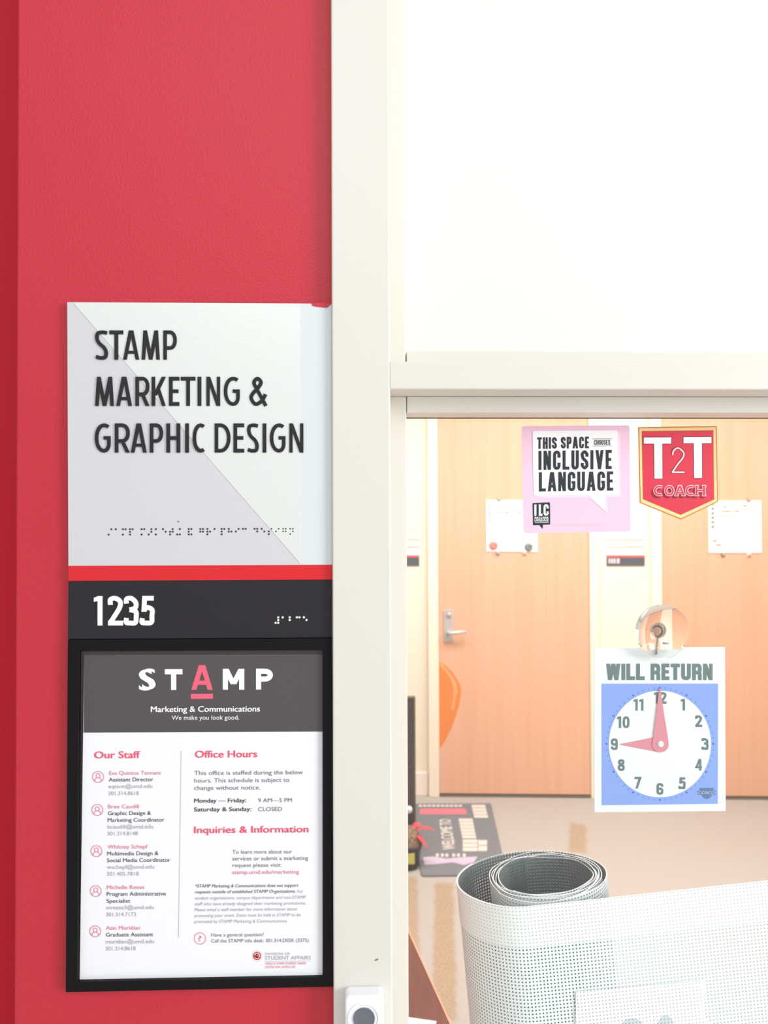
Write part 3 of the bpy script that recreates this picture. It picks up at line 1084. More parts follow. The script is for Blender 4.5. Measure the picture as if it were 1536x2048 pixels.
sline(b, KF, 'THIS', 163, 306, 127, 212, -.012, 15)
sline(b, KF, 'SPACE', 336, 541, 124, 209, -.012, 15)
sline(b, KF, 'CHOOSES', 578, 697, 146, 182, -.008, 5)
for y in (137, 189):
    b.prism(PX(KF, CS([(566, y), (709, y - 1), (709, y + 1.5), (566, y + 2.5)]), d), d)
sline(b, KF, 'INCLUSIVE', 172, 708, 226, 366, -.014, 22, gap=15 / 3.657)
sline(b, KF, 'LANGUAGE', 175, 718, 382, 523, -.012, 22, gap=14 / 3.657)
b.build('lettering', STK, bub)
b = MB()
sheet2d(b, KF, [roundpoly(CS([(128, 607), (256, 602), (258, 764), (132, 771)]), 2), CS([(176, 766), (206, 764), (201, 797)])], -.0005)
bg = b.build('badge', STK, s1)
b = MB()
for ch, x0, x1 in (('I', 140, 158), ('L', 174, 201), ('C', 209, 246)):
    (a, yb), (c, _) = cs(x0, 701), cs(x1, 701)
    draw(b, KF, ch, a, c, yb - (a - 1068) * .02, 83 / 3.657, 15 / 3.657, -.0008, None, 0, 'g')
text(b, KF, 'INCLUSIVE', *[cs(x, 0)[0] for x in (143, 245)], cs(0, 723)[1], 15 / 3.657, -.0008, 0, .03)
text(b, KF, 'LANGUAGE', *[cs(x, 0)[0] for x in (143, 246)], cs(0, 740)[1], 15 / 3.657, -.0008, 0, .03)
text(b, KF, 'CAMPAIGN', *[cs(x, 0)[0] for x in (146, 245)], cs(0, 753.5)[1], 10 / 3.657, -.0008, 0, .02)
b.build('badge_lettering', STW, bg)
b = MB()
text(b, KF, 'WWW.INCLUSIVELANGUAGE.UMD.EDU', cs(275, 0)[0], cs(635, 0)[0], cs(0, 779)[1], 19 / 3.657, -.0005, 0, .01)
b.build('web_address', STL, s1)

TF = Frame((FRONT.L(1356, 945, GY)[0], GY, FRONT.L(1356, 945, GY)[1]))
s2 = thing('pennant_sticker', 'red pennant-shaped sticker with gold border on the window glass reading T2T coach', 'sticker', TF)
PO = mat('orange_vinyl', (206, 132, 52), .35, .4)
PB = mat('pale_gold_vinyl', (248, 214, 160), .35, .4)
PR = mat('crimson_vinyl', (220, 60, 80), .35, .4)
PD = mat('dark_crimson_vinyl', (152, 34, 52), .35, .4)
layer(TF, s2, 'outline', PO, CS([(900, 52), (1476, 44), (1485, 598), (1214, 729), (911, 606)]), .0003, 0)
layer(TF, s2, 'border', PB, CS([(908, 60), (1468, 52), (1478, 594), (1213.5, 720), (919, 601)]), .0005)
layer(TF, s2, 'inner_outline', PO, CS([(926, 80), (1452, 74), (1458, 582), (1212, 695), (935, 580)]), .0006)
layer(TF, s2, 'field', PR, CS([(930, 84), (1449, 78), (1455, 580), (1212, 691), (939, 578)]), .0007)
b = MB()
for k, g, d in ((0, 4, .0009), (1, 0, .0011)):
    for bar, stem in (((942, 128, 1143, 173), (1017, 428, 1077)), ((1232, 125, 1437, 170), (1307, 424, 1367))):
        x0, y0, x1, y1 = bar
        sx0, sy, sx1 = stem
        b.prism(PX(TF, CS([(x0 - g, y0 - g), (x1 + g, y0 - g - 1), (x1 + g, y1 + g), (sx1 + g, y1 + g), (sx1 + g + 1, sy + g), (sx0 - g + 3, sy + g + 1), (sx0 - g, y1 + g), (x0 - g, y1 + g)]), -d), -d, None, k)
b.build('letters', [PD, STW], s2)
b = MB()
for k, stt, d in ((0, 19, .0009), (1, 10.5, .0011)):
    (a, yb), (c, _) = cs(1142 + (5 if k else 0), 391 - (4 if k else 0)), cs(1246 - (5 if k else 0), 391)
    draw(b, TF, '2', a, c, yb, (196 - (9 if k else 0)) / 3.657, stt / 3.657, -d, None, k, 'f')
b.build('numeral', [PD, mat('rose_white_vinyl', (250, 226, 228), .4)], s2)
b = MB()
cw = [('C', 1014, 1082), ('O', 1094, 1164), ('A', 1168, 1244), ('C', 1246, 1312), ('H', 1320, 1392)]


def coach(dx, dy, stroke, grow, out):
    for ch, x0, x1 in cw:
        (a, yb), (c, _) = cs(x0 - grow + dx, 555 + grow + dy), cs(x1 + grow + dx, 555)
        cap = (76 + 2 * grow) / 3.657
        yb -= .004 * (a - 1305)
        out += [[(a + x * cap, yb - y * cap) for x, y in poly] for poly in glyph(ch, (c - a) / cap, stroke / 3.657 / cap, 'f')]
        ser = {'A': ((x0, 0), (x1 - 24, 0)), 'H': ((x0 - 4, 0), (x1 - 22, 0), (x0 - 4, 1), (x1 - 22, 1))}.get(ch, ())
        for sx, up in ser:
            h = stroke * .8
            yy = (555 - 76 - grow) if up else (555 + grow - h)
            out.append(CS([(sx + dx - grow, yy + dy), (sx + 26 + grow + dx, yy + dy), (sx + 26 + grow + dx, yy + h + dy), (sx + dx - grow, yy + h + dy)]))


pl0, pl1, pl2 = [], [], []
for i in range(0, 4):
    coach(-15 + 4 * i, 15 - 4 * i, 19, 2, pl0)
coach(0, 0, 23, 3, pl1)
coach(0, 0, 11, -3, pl2)
for k, q in enumerate((pl0, pl1, pl2)):
    sheet2d(b, TF, q, -.0009 - .0002 * k, None, k)
b.build('lettering', [PD, mat('rose_print', (250, 196, 204), .4), PR], s2)

# ================================================================== WILL RETURN CLOCK SIGN inside the glass
CY = GY + 0.016
ck = lambda x, y: (1180 + x / 4.55, 1190 + y / 4.55)
CKP = lambda pts: [ck(x, y) for x, y in pts]
CF = Frame((FRONT.L(1320, 1460, CY)[0], CY, FRONT.L(1320, 1460, CY)[1]))
clk = thing('will_return_sign', 'white will return card with blue clock dial hanging inside the window glass', 'sign', CF)
CW = mat('white_card', (247, 250, 250), .5, .3)
CB = mat('blue_card_print', (146, 174, 244), .5, .3)
CG = mat('grey_green_print', (112, 130, 132), .5, .3)
CH = mat('salmon_pink_plastic', (232, 148, 160), .45, .4)
CD = mat('deep_blue_print', (78, 112, 206), .5, .3)
b = MB()
b.prism(PX(CF, CKP([(38, 483), (1228, 476), (1235, 1965), (42, 1977)]), 0), 0, .0012)
b.build('card', CW, clk)
b = MB()
b.prism(PX(CF, CKP([(106, 808), (1166, 806), (1163, 1900), (107, 1913)]), -.0002), -.0002)
bp_ = b.build('blue_panel', CB, clk)
b = MB()
for i in range(60):
    a = math.radians(6 * i)
    x, y = 636 + 486 * math.sin(a), 1355 - 510 * math.cos(a)
    if i % 5 == 0:
        b.prism(PX(CF, CKP(circ(x, y, 9, n=12)), -.0004), -.0004)
    else:
        s, c = math.sin(a), math.cos(a)
        b.prism(PX(CF, CKP([(x - 7 * s - 2 * c, y + 7 * c - 2 * s), (x + 7 * s - 2 * c, y - 7 * c - 2 * s), (x + 7 * s + 2 * c, y - 7 * c + 2 * s), (x - 7 * s + 2 * c, y + 7 * c + 2 * s)]), -.0004), -.0004)
b.build('minute_marks', CD, bp_)
b = MB()
b.prism(PX(CF, CKP(circ(636, 1356, 466, 485, 72)), -.0005), -.0005)
dial = b.build('dial', mat('white_dial', (249, 252, 251), .5, .3), clk)
b = MB()
ck_d = -.0007
for num, x, y in (('12', 640, 937), ('1', 846, 998), ('2', 990, 1148), ('3', 1048, 1355), ('4', 988, 1545), ('5', 838, 1712), ('6', 637, 1765), ('7', 437, 1708), ('8', 285, 1548), ('9', 222, 1358), ('10', 303, 1158), ('11', 442, 1000)):
    wds = [38 if c == '1' else 62 for c in num]
    tot = sum(wds) + 14 * (len(num) - 1)
    X = x - tot / 2
    for c, wd in zip(num, wds):
        (a, yb), (e_, _) = ck(X, y + 53), ck(X + wd, 0)
        draw(b, CF, c, a, e_, yb, 106 / 4.55, 21 / 4.55, ck_d, None, 0, 'g')
        X += wd + 14
b.build('numerals', CG, dial)
b = MB()
drawline(b, CF, 'WILL', *[ck(x, 0)[0] for x in (148, 498)], ck(0, 774)[1], 149 / 4.55, 34 / 4.55, -.0003, None, 0, 'g', 0, 11 / 4.55)
drawline(b, CF, 'RETURN', *[ck(x, 0)[0] for x in (553, 1116)], ck(0, 774)[1], 149 / 4.55, 33 / 4.55, -.0003, None, 0, 'g', 0, 13 / 4.55)
b.build('heading', CG, clk)
b = MB()
b.prism(PX(CF, CKP([(632, 852), (641, 850), (662, 1000), (714, 1330), (716, 1362)] + [(642 + 75 * math.cos(math.radians(q)), 1357 + 75 * math.sin(math.radians(q))) for q in range(10, 181, 10)] + [(578, 1290), (618, 960)]), -.0018), -.0018, -.0012)
b.build('minute_hand', CH, clk)
b = MB()
b.prism(PX(CF, CKP([(274, 1362), (278, 1356), (400, 1333), (572, 1297), (600, 1290), (650, 1290), (690, 1330), (700, 1390), (640, 1432), (600, 1425), (440, 1395)]), -.0011), -.0011, -.0006)
b.build('hour_hand', CH, clk)
b = MB()
rx, rz = CF.L(*ck(642, 1357), -.002)
b.lathe([(.0003, -.0034), (.0018, -.0032), (.0030, -.0026), (.0034, -.0018)], 'y', (rx, 0, rz), 20)
b.build('rivet', WHT, clk, smooth=True)
b = MB()
bo = -.0004
b.prism(PX(CF, CKP([(995, 1757), (1130, 1757), (1120, 1780), (1005, 1780)]), bo), bo)
b.prism(PX(CF, CKP([(980, 1780), (1145, 1780), (1145, 1818), (980, 1818)]), bo), bo)
b.prism(PX(CF, CKP([(1018, 1818), (1108, 1818), (1100, 1838), (1080, 1852), (1063, 1858), (1046, 1852), (1026, 1838)]), bo), bo)
text(b, CF, 'COSCO', ck(984, 0)[0], ck(1140, 0)[0], ck(0, 1812)[1], 26 / 4.55, bo - .0002, 1, .02, y1=ck(0, 1812)[1])
b.build('maker_mark', [mat('slate_blue_print', (96, 124, 168), .5), mat('pale_blue_print', (190, 208, 248), .5)], bp_)
b = MB()
text(b, CF, 'Item #098010', ck(124, 0)[0], ck(272, 0)[0], ck(0, 1893)[1], 15 / 4.55, bo - .0002, 0, .0)
b.build('item_number', MATS['pale_blue_print'], bp_)

# suction cup with its hook
UF = Frame((FRONT.L(1325, 1263, GY + .004)[0], GY + 0.0042, FRONT.L(1325, 1263, GY + .004)[1]))
cup = thing('suction_cup', 'clear round suction cup on the glass above the clock sign', 'suction cup', UF)
R = 54.5 * (.69 + GY) / F
b = MB()
nn_ = 18
hh = .0085
Rs = (R * R + hh * hh) / (2 * hh)
qm = math.asin(R / Rs)
arcp = [(Rs * math.sin(q), .001 + hh - Rs * (1 - math.cos(q))) for q in (qm * (1 - i / nn_ * .99) for i in range(nn_ + 1))]
b.lathe([(R * .01, 0.0), (R, 0.0)] + arcp, 'y', (0, 0, 0), 96)
co = b.build('cup', CLEAR, cup, smooth=True)
for pg in list(co.data.polygons):
    if abs(pg.normal.y + 1) < 1e-3 or (abs(pg.normal.y) < 1e-3 and pg.center.y < .0012):
        pg.use_smooth = False
em = co.modifiers.new('crisp', 'EDGE_SPLIT')
em.split_angle = math.radians(40)
b = MB()
b.lathe([(R * .27, .0090), (R * .30, .0096), (R * .30, .0108), (R * .27, .0114), (R * .22, .0114), (R * .20, .0110), (R * .20, .0096), (R * .22, .0090), (R * .27, .0090)], 'y', (-.0012, 0, .0002), 36)
HZ = mat('hazy_plastic', (214, 208, 202), .25, .6)
nt = HZ.node_tree
tr_, mx_ = nt.nodes.new('ShaderNodeBsdfTransparent'), nt.nodes.new('ShaderNodeMixShader')
mx_.inputs[0].default_value = .45
nt.links.new(tr_.outputs[0], mx_.inputs[1])
nt.links.new(nt.nodes['Principled BSDF'].outputs[0], mx_.inputs[2])
nt.links.new(mx_.outputs[0], nt.nodes['Material Output'].inputs[0])
b.build('collar', HZ, cup, smooth=True)
b = MB()
hx = lambda x, y: UF.L(1240 + x / 9.6, 1200 + y / 9.6, 0)
hk = [(690, 580), (730, 530), (790, 515), (850, 550), (872, 610), (860, 660), (820, 710), (785, 735), (782, 820), (778, 930), (770, 1030)]
b.tube([(*(lambda p: (p[0], .0114, p[1]))(hx(x, y)),) for x, y in hk[:-1]] + [(hx(770, 1030)[0], .0098, hx(770, 1030)[1])], .0009, 8)
b.build('hook', mat('grey_wire', (172, 168, 170), .35, .5, metal=.5), cup, smooth=True)

# ================================================================== ROLLED MESH BANNER behind the window
def mesh_cloth(name, rgb, pitch, hole, soft=.06):
    M = mat(name, rgb, .75, .2)
    N, K = M.node_tree.nodes, M.node_tree.links
    b = N['Principled BSDF']
    out = N['Material Output']
    uv = N.new('ShaderNodeUVMap')
    uv.uv_map = 'weave'
    sc_ = N.new('ShaderNodeVectorMath'); sc_.operation = 'SCALE'
    sc_.inputs['Scale'].default_value = 1 / pitch
    K.new(uv.outputs[0], sc_.inputs[0])
    fr = N.new('ShaderNodeVectorMath'); fr.operation = 'FRACTION'
    K.new(sc_.outputs[0], fr.inputs[0])
    sb = N.new('ShaderNodeVectorMath'); sb.operation = 'SUBTRACT'
    sb.inputs[1].default_value = (.5, .5, 0)
    K.new(fr.outputs[0], sb.inputs[0])
    ln = N.new('ShaderNodeVectorMath'); ln.operation = 'LENGTH'
    K.new(sb.outputs[0], ln.inputs[0])
    mr = N.new('ShaderNodeMapRange')
    mr.inputs['From Min'].default_value, mr.inputs['From Max'].default_value = hole - soft, hole + soft
    K.new(ln.outputs['Value'], mr.inputs['Value'])
    tr = N.new('ShaderNodeBsdfTransparent')
    mx = N.new('ShaderNodeMixShader')
    K.new(mr.outputs[0], mx.inputs[0])
    K.new(tr.outputs[0], mx.inputs[1])
    K.new(b.outputs[0], mx.inputs[2])
    K.new(mx.outputs[0], out.inputs[0])
    return M


PITCH_M = .0037
VW = mesh_cloth('white_mesh_vinyl', (243, 250, 252), PITCH_M, .22)
VG = mesh_cloth('grey_mesh_backing', (118, 128, 130), PITCH_M, .31)
VH = mesh_cloth('white_hem_mesh', (249, 253, 253), PITCH_M, .13)
VE = mat('white_cut_edge', (226, 226, 224), .7)
VP = mesh_cloth('white_reflection_on_mesh', (254, 254, 254), PITCH_M, .16)

TILT = math.radians(5.0)
BH = 1.12
Dc = 0.868
top_px = (1063, 1752)
bx, bz = FRONT.L(*top_px, Dc - .69)
ban_o = Vector((bx, Dc - .69, bz))
ban = bpy.data.objects.new('rolled_mesh_banner', None)
COL.objects.link(ban)
Rt = Matrix.Rotation(-TILT, 3, 'Y')
ban.location = ban_o + Rt @ Vector((0, 0, -BH))
ban.rotation_euler = (0, -TILT, 0)
ban['label'], ban['category'] = 'rolled white mesh banner with grey back leaning behind the glass', 'banner'

path = []
for i in range(40):
    path.append((0.60 - 0.62 * i / 40, -.064))
rnd = random.Random(4)
for i in range(0, 136):
    a = math.radians(270 - i * 2)
    path.append((-.02 * max(0, 1 - i / 45) + .0832 * math.cos(a) * (1 if i > 45 else .76 + .24 * i / 45), .0638 * math.sin(a)))
turns, steps = 5.4, 90
N_ = int(turns * steps)
for i in range(1, N_ + 1):
    a = -2 * math.pi * i / steps
    f = min(1, i / 40)
    s = i / N_
    cx = .0155 * f
    wob = .0011 * math.sin(3 * a + 1.3) * math.sin(s * 9) + .0008 * math.sin(5 * a + s * 4)
    rx = (.0832 * (1 - f) + f * (.0635 - .0125 * s)) + wob * f
    ry = (.0638 * (1 - f) + f * (.0565 - .0110 * s)) + wob * f
    path.append((cx + rx * math.cos(a), ry * math.sin(a)))


def sheet(pts, z0, z1, th, name, mats, parent, dz=None):
    """a thin cloth along pts (x, y): outer face, inner face, rim; UVs follow the length"""
    n = len(pts)
    P = [Vector(p) for p in pts]
    s = [0.0]
    for i in range(1, n):
        s.append(s[-1] + (P[i] - P[i - 1]).length)
    vs, uvs = [], []
    for side in (0, 1):
        for z in (z0, z1):
            for i in range(n):
                t = (P[min(i + 1, n - 1)] - P[max(i - 1, 0)]).normalized()
                nn = Vector((-t.y, t.x))              # points to the outside (path runs clockwise)
                q = P[i] + nn * (0 if side else th) * (-1 if OUT < 0 else 1)
                zz = z + (dz[i] if dz and z == z1 else 0)
                vs.append((q.x, q.y, zz))
                uvs.append((s[i], zz))
    fs, mi = [], []
    m4 = len(vs)
    vs, uvs = vs + vs, uvs + uvs                       # the rim has its own vertices, so the faces shade flat to the edge
    idx = lambda side, top, i, rim=0: rim * m4 + side * 2 * n + top * n + i
    for i in range(n - 1):
        fs.append((idx(0, 0, i), idx(0, 1, i), idx(0, 1, i + 1), idx(0, 0, i + 1))); mi.append(0)
        fs.append((idx(1, 0, i + 1), idx(1, 1, i + 1), idx(1, 1, i), idx(1, 0, i))); mi.append(1)
        fs.append((idx(0, 1, i, 1), idx(1, 1, i, 1), idx(1, 1, i + 1, 1), idx(0, 1, i + 1, 1))); mi.append(2)
        fs.append((idx(0, 0, i + 1, 1), idx(1, 0, i + 1, 1), idx(1, 0, i, 1), idx(0, 0, i, 1))); mi.append(2)
    me = bpy.data.meshes.new(name)
    me.from_pydata(vs, [], fs)
    for q in mats:
        me.materials.append(q)
    me.polygons.foreach_set('material_index', mi)
    me.polygons.foreach_set('use_smooth', [k < 2 for k in mi])
    ul = me.uv_layers.new(name='weave')
    for lp in me.loops:
        ul.data[lp.index].uv = uvs[lp.vertex_index]
    o = bpy.data.objects.new(name, me)
    COL.objects.link(o)
    o.parent = parent
    return o


OUT = 1
rn = random.Random(2)
dz = [0.0012 * math.sin(i * .11) * (1 if i > 180 else .25) + (.0008 * math.sin(i * .37) if i > 180 else 0) for i in range(len(path))]
sheet(path, 0, BH, .0010, 'mesh_sheet', [VW, VG, VE], ban, dz)
hem_path = [(x, y) for x, y in path[:108]]
OFFS = []
Pp = [Vector(p) for p in hem_path]
for i in range(len(Pp)):
    t = (Pp[min(i + 1, len(Pp) - 1)] - Pp[max(i - 1, 0)]).normalized()
    OFFS.append(tuple(Pp[i] + Vector((-t.y, t.x)) * .0013))
ho = sheet(OFFS, BH - .0415, BH + .0003, .0006, 'hem', [VH, VH, VE], ban, None)
# bright reflection painted on the mesh: white block with the tops of two grey letters
prn = MB()
BN = Frame(ban_o + Vector((0, -.0668, 0)))


def bl(px, py):
    x, z = BN.L(px, py, 0)
    v = Rt.transposed() @ Vector((x, 0, z))
    return (v.x, v.z + BH)


yp = -.0668
poly = [bl(1152, 1983), bl(1190, 1979.5), bl(1408, 1962), bl(1411, 2035), bl(1440, 2060), bl(1440, 2200), bl(1150, 2210)]
me_b = MB()
me_b.prism(poly, yp)
po = me_b.build('reflection_block', VP, ban)
ul = po.data.uv_layers.new(name='weave')
for lp in po.data.loops:
    v = po.data.vertices[lp.vertex_index].co
    ul.data[lp.index].uv = (v.x, v.z)
lt = MB()
for cxp, top, wd in ((1265, 2036, 24), (1332, 2030, 17)):
    arc_ = [bl(cxp + wd * math.cos(math.radians(q)), 2058 - (2058 - top) * math.sin(math.radians(q))) for q in range(0, 181, 15)]
    lt.prism(arc_ + [bl(cxp - wd, 2110), bl(cxp + wd, 2110)], yp - .0003)
VL = mesh_cloth('grey_reflection_on_mesh', (214, 224, 230), PITCH_M, .2)
lo = lt.build('reflection_letters', VL, po)
ul = lo.data.uv_layers.new(name='weave')
for lp in lo.data.loops:
    v = lo.data.vertices[lp.vertex_index].co
    ul.data[lp.index].uv = (v.x, v.z)

# ================================================================== ON THE FAR DOORS AND WALL
def far_root(name, label, cat, px, py, group=None, off=0.0):
    fr = FAR.at(px, py, off)
    return thing(name, label, cat, fr, group), fr


BW = mat('white_board_face', (250, 249, 244), .35, .4)
SCR = [mat('green_marker', (150, 190, 150), .7), mat('red_marker', (232, 150, 140), .7), mat('black_marker', (110, 108, 104), .7)]


def board(label, pts, marks, px, py):
    o, fr = far_root('memo_board', label, 'memo board', px, py, 'memo boards on the maple doors', -.022)
    b = MB()
    b.prism(PX(fr, pts, -.006), -.006, 0)
    b.build('board', BW, o, bevel=.001)
    for line in marks:
        b = MB()
        for x0, y0, x1, y1, k in line:
            b.prism(PX(fr, [(x0, y0), (x1, y0), (x1, y1), (x0, y1)], -.0064), -.0064)
        b.build('marker_note', SCR[line[0][4]], o)
    return o


def scrib(x0, x1, y, k, rng, h=3):
    out, x = [], x0
    while x < x1:
        wd = rng.uniform(2, 6)
        out.append((x, y + rng.uniform(-1, 1), min(x + wd, x1), y + h + rng.uniform(-1, 1), k))
        x += wd + 1.2
    return out


rg = random.Random(3)
m1 = [scrib(993, 1028, 1014, 0, rg), scrib(995, 1028, 1023, 1, rg), scrib(1034, 1044, 1014, 1, rg), scrib(1036, 1044, 1022, 1, rg)]
m1 += [[(977, 1007 + 6 * i, 981, 1010 + 6 * i, 2) for i in range(5)], [(976, 1040, 980, 1043, 2)]]
board('white memo board on the left maple door, partly behind the pink sticker', [(972, 1000), (1075, 1001), (1075, 1104), (973, 1103)], m1, 1024, 1100)
m2 = [scrib(1440, 1472, 1012, 1, rg), scrib(1442, 1480, 1021, 1, rg), scrib(1440, 1470, 1030, 0, rg), scrib(1482, 1494, 1010, 2, rg), scrib(1484, 1496, 1018, 0, rg)]
m2 += [[(1423, 1006 + 9 * i, 1428, 1011 + 9 * i, 2) for i in range(6)], [(1426, 1080, 1434, 1084, 1), (1432, 1088, 1442, 1092, 1)]]
board('white memo board on the right maple door beside the pennant sticker', [(1417, 1002), (1523, 1001), (1524, 1106), (1418, 1106)], m2, 1470, 1104)

GR = 'round magnets on the memo boards'


def magnet(label, px, py, rpx, rgb, nm, grp=GR, off=-.028):
    o, fr = far_root('round_magnet', label, 'magnet', px, py, grp, off)
    r = rpx * 4.6 / F
    b = MB()
    b.lathe([(r * .5, -.009), (r * .85, -.008), (r, -.005), (r, 0)], 'y', (0, 0, 0), 24)
    b.build('cap', mat(nm, rgb, .4, .4, vary=(90, tuple(min(255, c + 60) for c in rgb), .12)), o, smooth=True)
    return o


magnet('red round magnet in the lower left corner of the left memo board', 986.8, 1091, 8.4, (214, 96, 86), 'red_magnet')
magnet('dark green round magnet in the lower right corner of the left memo board', 1057, 1094, 8, (84, 98, 88), 'green_magnet')
GC = 'small clips holding the memo boards'


def clip(label, px, py, rgb, nm):
    o, fr = far_root('board_clip', label, 'clip', px, py, GC, -.022)
    b = MB()
    b.prism(roundpoly([(-.010, -.010), (.010, -.010), (.010, .010), (-.010, .010)], .006), -.012, 0)
    b.build('clip_body', mat(nm, rgb, .4, .4), o, bevel=.002)
    b = MB()
    b.lathe([(.003, -.018), (.006, -.017), (.007, -.012)], 'y', (0, 0, 0), 14)
    b.build('clip_pin', CHROME, o, smooth=True)


clip('small tan clip at the top of the left memo board', 998, 999, (190, 160, 118), 'tan_clip')
clip('small grey clip under the red magnet on the left memo board', 995.5, 1106, (158, 146, 136), 'grey_clip')
clip('small pale clip under the dark green magnet on the left memo board', 1049, 1106, (240, 214, 190), 'pale_clip')
clip('small clip at the top of the right memo board', 1496, 1000, (176, 148, 122), 'tan_clip_dark')
clip('small dark grey clip at the bottom of the right memo board', 1445, 1109, (112, 104, 100), 'dark_clip')
clip('small white clip at the bottom of the right memo board', 1497, 1109, (246, 236, 226), 'white_clip')


def name_plate(label, x0, x1, numbers):
    o, fr = far_root('door_name_plate', label, 'sign', (x0 + x1) / 2, 1132, 'black and white name plates beside the doors')
    P = lambda a, c, off: PX(fr, [(x0, a), (x1, a), (x1, c), (x0, c)], off)
    b = MB()
    b.prism(P(1078, 1115, -.006), -.006, 0)
    b.build('name_insert', mat('white_insert', (250, 244, 238), .5), o)
    b = MB()
    for y in (1079, 1093.5):
        b.prism(P(y - 1.2, y + 1.2, -.0085), -.0085, -.006)
    b.build('rail', mat('grey_rail', (190, 184, 164), .4), o)
    b = MB()
    b.prism(P(1110.5, 1115, -.007), -.007, 0)
    b.build('red_line', mat('red_line', (214, 90, 86), .5), o)
    b = MB()
    b.prism(P(1115, 1131.5, -.007), -.007, 0)
    b.build('number_strip', mat('slate_strip', (84, 90, 94), .5), o)
    if numbers:
        b = MB()
        for xa, xb in ((1217, 1220), (1221.5, 1225), (1226.5, 1231), (1233.5, 1239)):
            b.prism(PX(fr, [(xa, 1117), (xb, 1117), (xb, 1127), (xa, 1127)], -.0075), -.0075)
        b.build('number_print', mat('lilac_white', (226, 214, 218), .5), o)


name_plate('small name plate with black strip on the cream wall between the two maple doors', 1213.5, 1289.5, True)
name_plate('small name plate with black strip left of the left maple door', 770, 838.5, False)

# orange decal on the left door
o, fr = far_root('door_decal', 'orange rounded decal low on the left maple door', 'decal', 898, 1410, None, -.022)
OD = [(877.5, 1324), (890, 1330), (903, 1342), (914, 1358), (921, 1372), (922.5, 1386), (919, 1408), (912, 1432), (902, 1458), (890, 1482), (878, 1500)]
b = MB()
b.prism(PX(fr, OD, -.0006), -.0006, 0)
b.build('vinyl', mat('orange_vinyl_decal', (238, 140, 66), .5, .3), o)
b = MB()
sheet2d(b, fr, ribbon(spline([(880, 1328), (896, 1345), (908, 1370), (909, 1395), (905, 1420)]), 5) + ribbon(spline([(892, 1340), (910, 1364), (914, 1388)]), 3), -.0012)
b.build('pale_curves', mat('pale_orange_vinyl', (244, 172, 108), .5), o)

# ================================================================== WELCOME MAT
GF = lambda px, py, z=0: (lambda p: (p.x, p.y))(on_floor(px, py, z))
mz = .009
e0 = on_floor(832, 1719)
KX, KYf = e0.x, e0.y            # right front corner of the black panel beside the mat
c_ = on_floor(930, 1675)
MF = Frame((c_.x, c_.y, 0))
mo = thing('door_mat', 'dark grey welcome mat with white and red print on the beige carpet', 'mat', MF)
ml = lambda px, py: (lambda p: (p[0] - c_.x, p[1] - c_.y))(GF(px, py, mz))
far_y, near_y, right_x = ml(945, 1605)[1], ml(1000, 1748)[1], ml(1012, 1745)[0]
left_x = KX + .012 - c_.x
b = MB()
b.hprism(roundpoly([(left_x, near_y), ml(1014, 1748), ml(982, 1606), (left_x, far_y)], .02), 0, mz)
b.build('pile', mat('dark_grey_pile', (124, 124, 126), .95, .1, bump=(300, .4, .003)), mo, bevel=.003)
MWT = mat('cream_mat_print', (218, 208, 196), .9, .1)
MPK = mat('red_mat_print', (236, 122, 130), .9, .1)
MLV = mat('lavender_mat_print', (196, 182, 198), .9, .1)


def mprint(name, polys, m):
    b = MB()
    for pl in polys:
        pts = [ml(x, y) for x, y in pl]
        a = sum(pts[i][0] * pts[(i + 1) % len(pts)][1] - pts[(i + 1) % len(pts)][0] * pts[i][1] for i in range(len(pts)))
        if a < 0:
            pts = pts[::-1]
        b.add([(x, y, mz + .0008) for x, y in pts], [tuple(range(len(pts)))])
    return b.build(name, m, mo)


cm = lambda x, y: (810 + x / 7.314, 1580 + y / 7.314)
CM = lambda pts: [cm(x, y) for x, y in pts]
mprint('red_bar', [CM([(225, 275), (880, 275), (905, 355), (215, 355)])], MPK)
rows = []
for i in range(10):
    x = 200 + i * 65
    rows.append(CM([(x, 218), (x + 48, 218), (x + 50, 246), (x, 246)]))
mprint('small_lettering', rows, MWT)
rows = []
for i, x in enumerate((450, 525, 590, 690, 760, 845)):
    rows.append([cm(x + 22 + 24 * math.cos(q * .7854), 955 + 26 * math.sin(q * .7854)) for q in range(8)])
mprint('small_lettering', rows, MWT)
blk = []
for (x0, y0, x1, y1, sh, n) in ((970, 218, 1170, 415, 48, 4), (782, 420, 985, 715, 60, 6), (845, 725, 1060, 905, 0, 3), (1070, 735, 1200, 905, 0, 2)):
    for i in range(n):
        a, c = y0 + (y1 - y0) * i / n, y0 + (y1 - y0) * (i + .86) / n
        s0, s1 = sh * i / n, sh * (i + .86) / n
        blk.append(CM([(x0 + s0, a), (x1 + s0, a), (x1 + s1, c), (x0 + s1, c)]))
mprint('block_lettering', blk, MWT)
mprint('brush_stroke', [CM([(260, 985), (420, 975), (600, 1005), (820, 985), (1060, 975), (1010, 1060), (860, 1100), (700, 1060), (480, 1085), (290, 1095)])], MLV)
# WELCOME TO, read from the near edge towards the doors
gl = MB()
vs, fs = glyph_mesh('WELCOME TO', .03, 0)
xa, xb = min(v[0] for v in vs), max(v[0] for v in vs)
A, B = Vector(ml(*cm(735, 872))), Vector(ml(*cm(665, 428)))
lx = (Vector(ml(*cm(640, 872))) - A).length * 1.9
ux = (B - A).normalized()
upv = Vector((-1, 0)) * lx
gl.add([(*(A + (B - A) * ((x - xa) / (xb - xa)) + upv * (y / .682)), mz + .001) for x, y in vs], fs)
gl.build('greeting', MWT, mo)

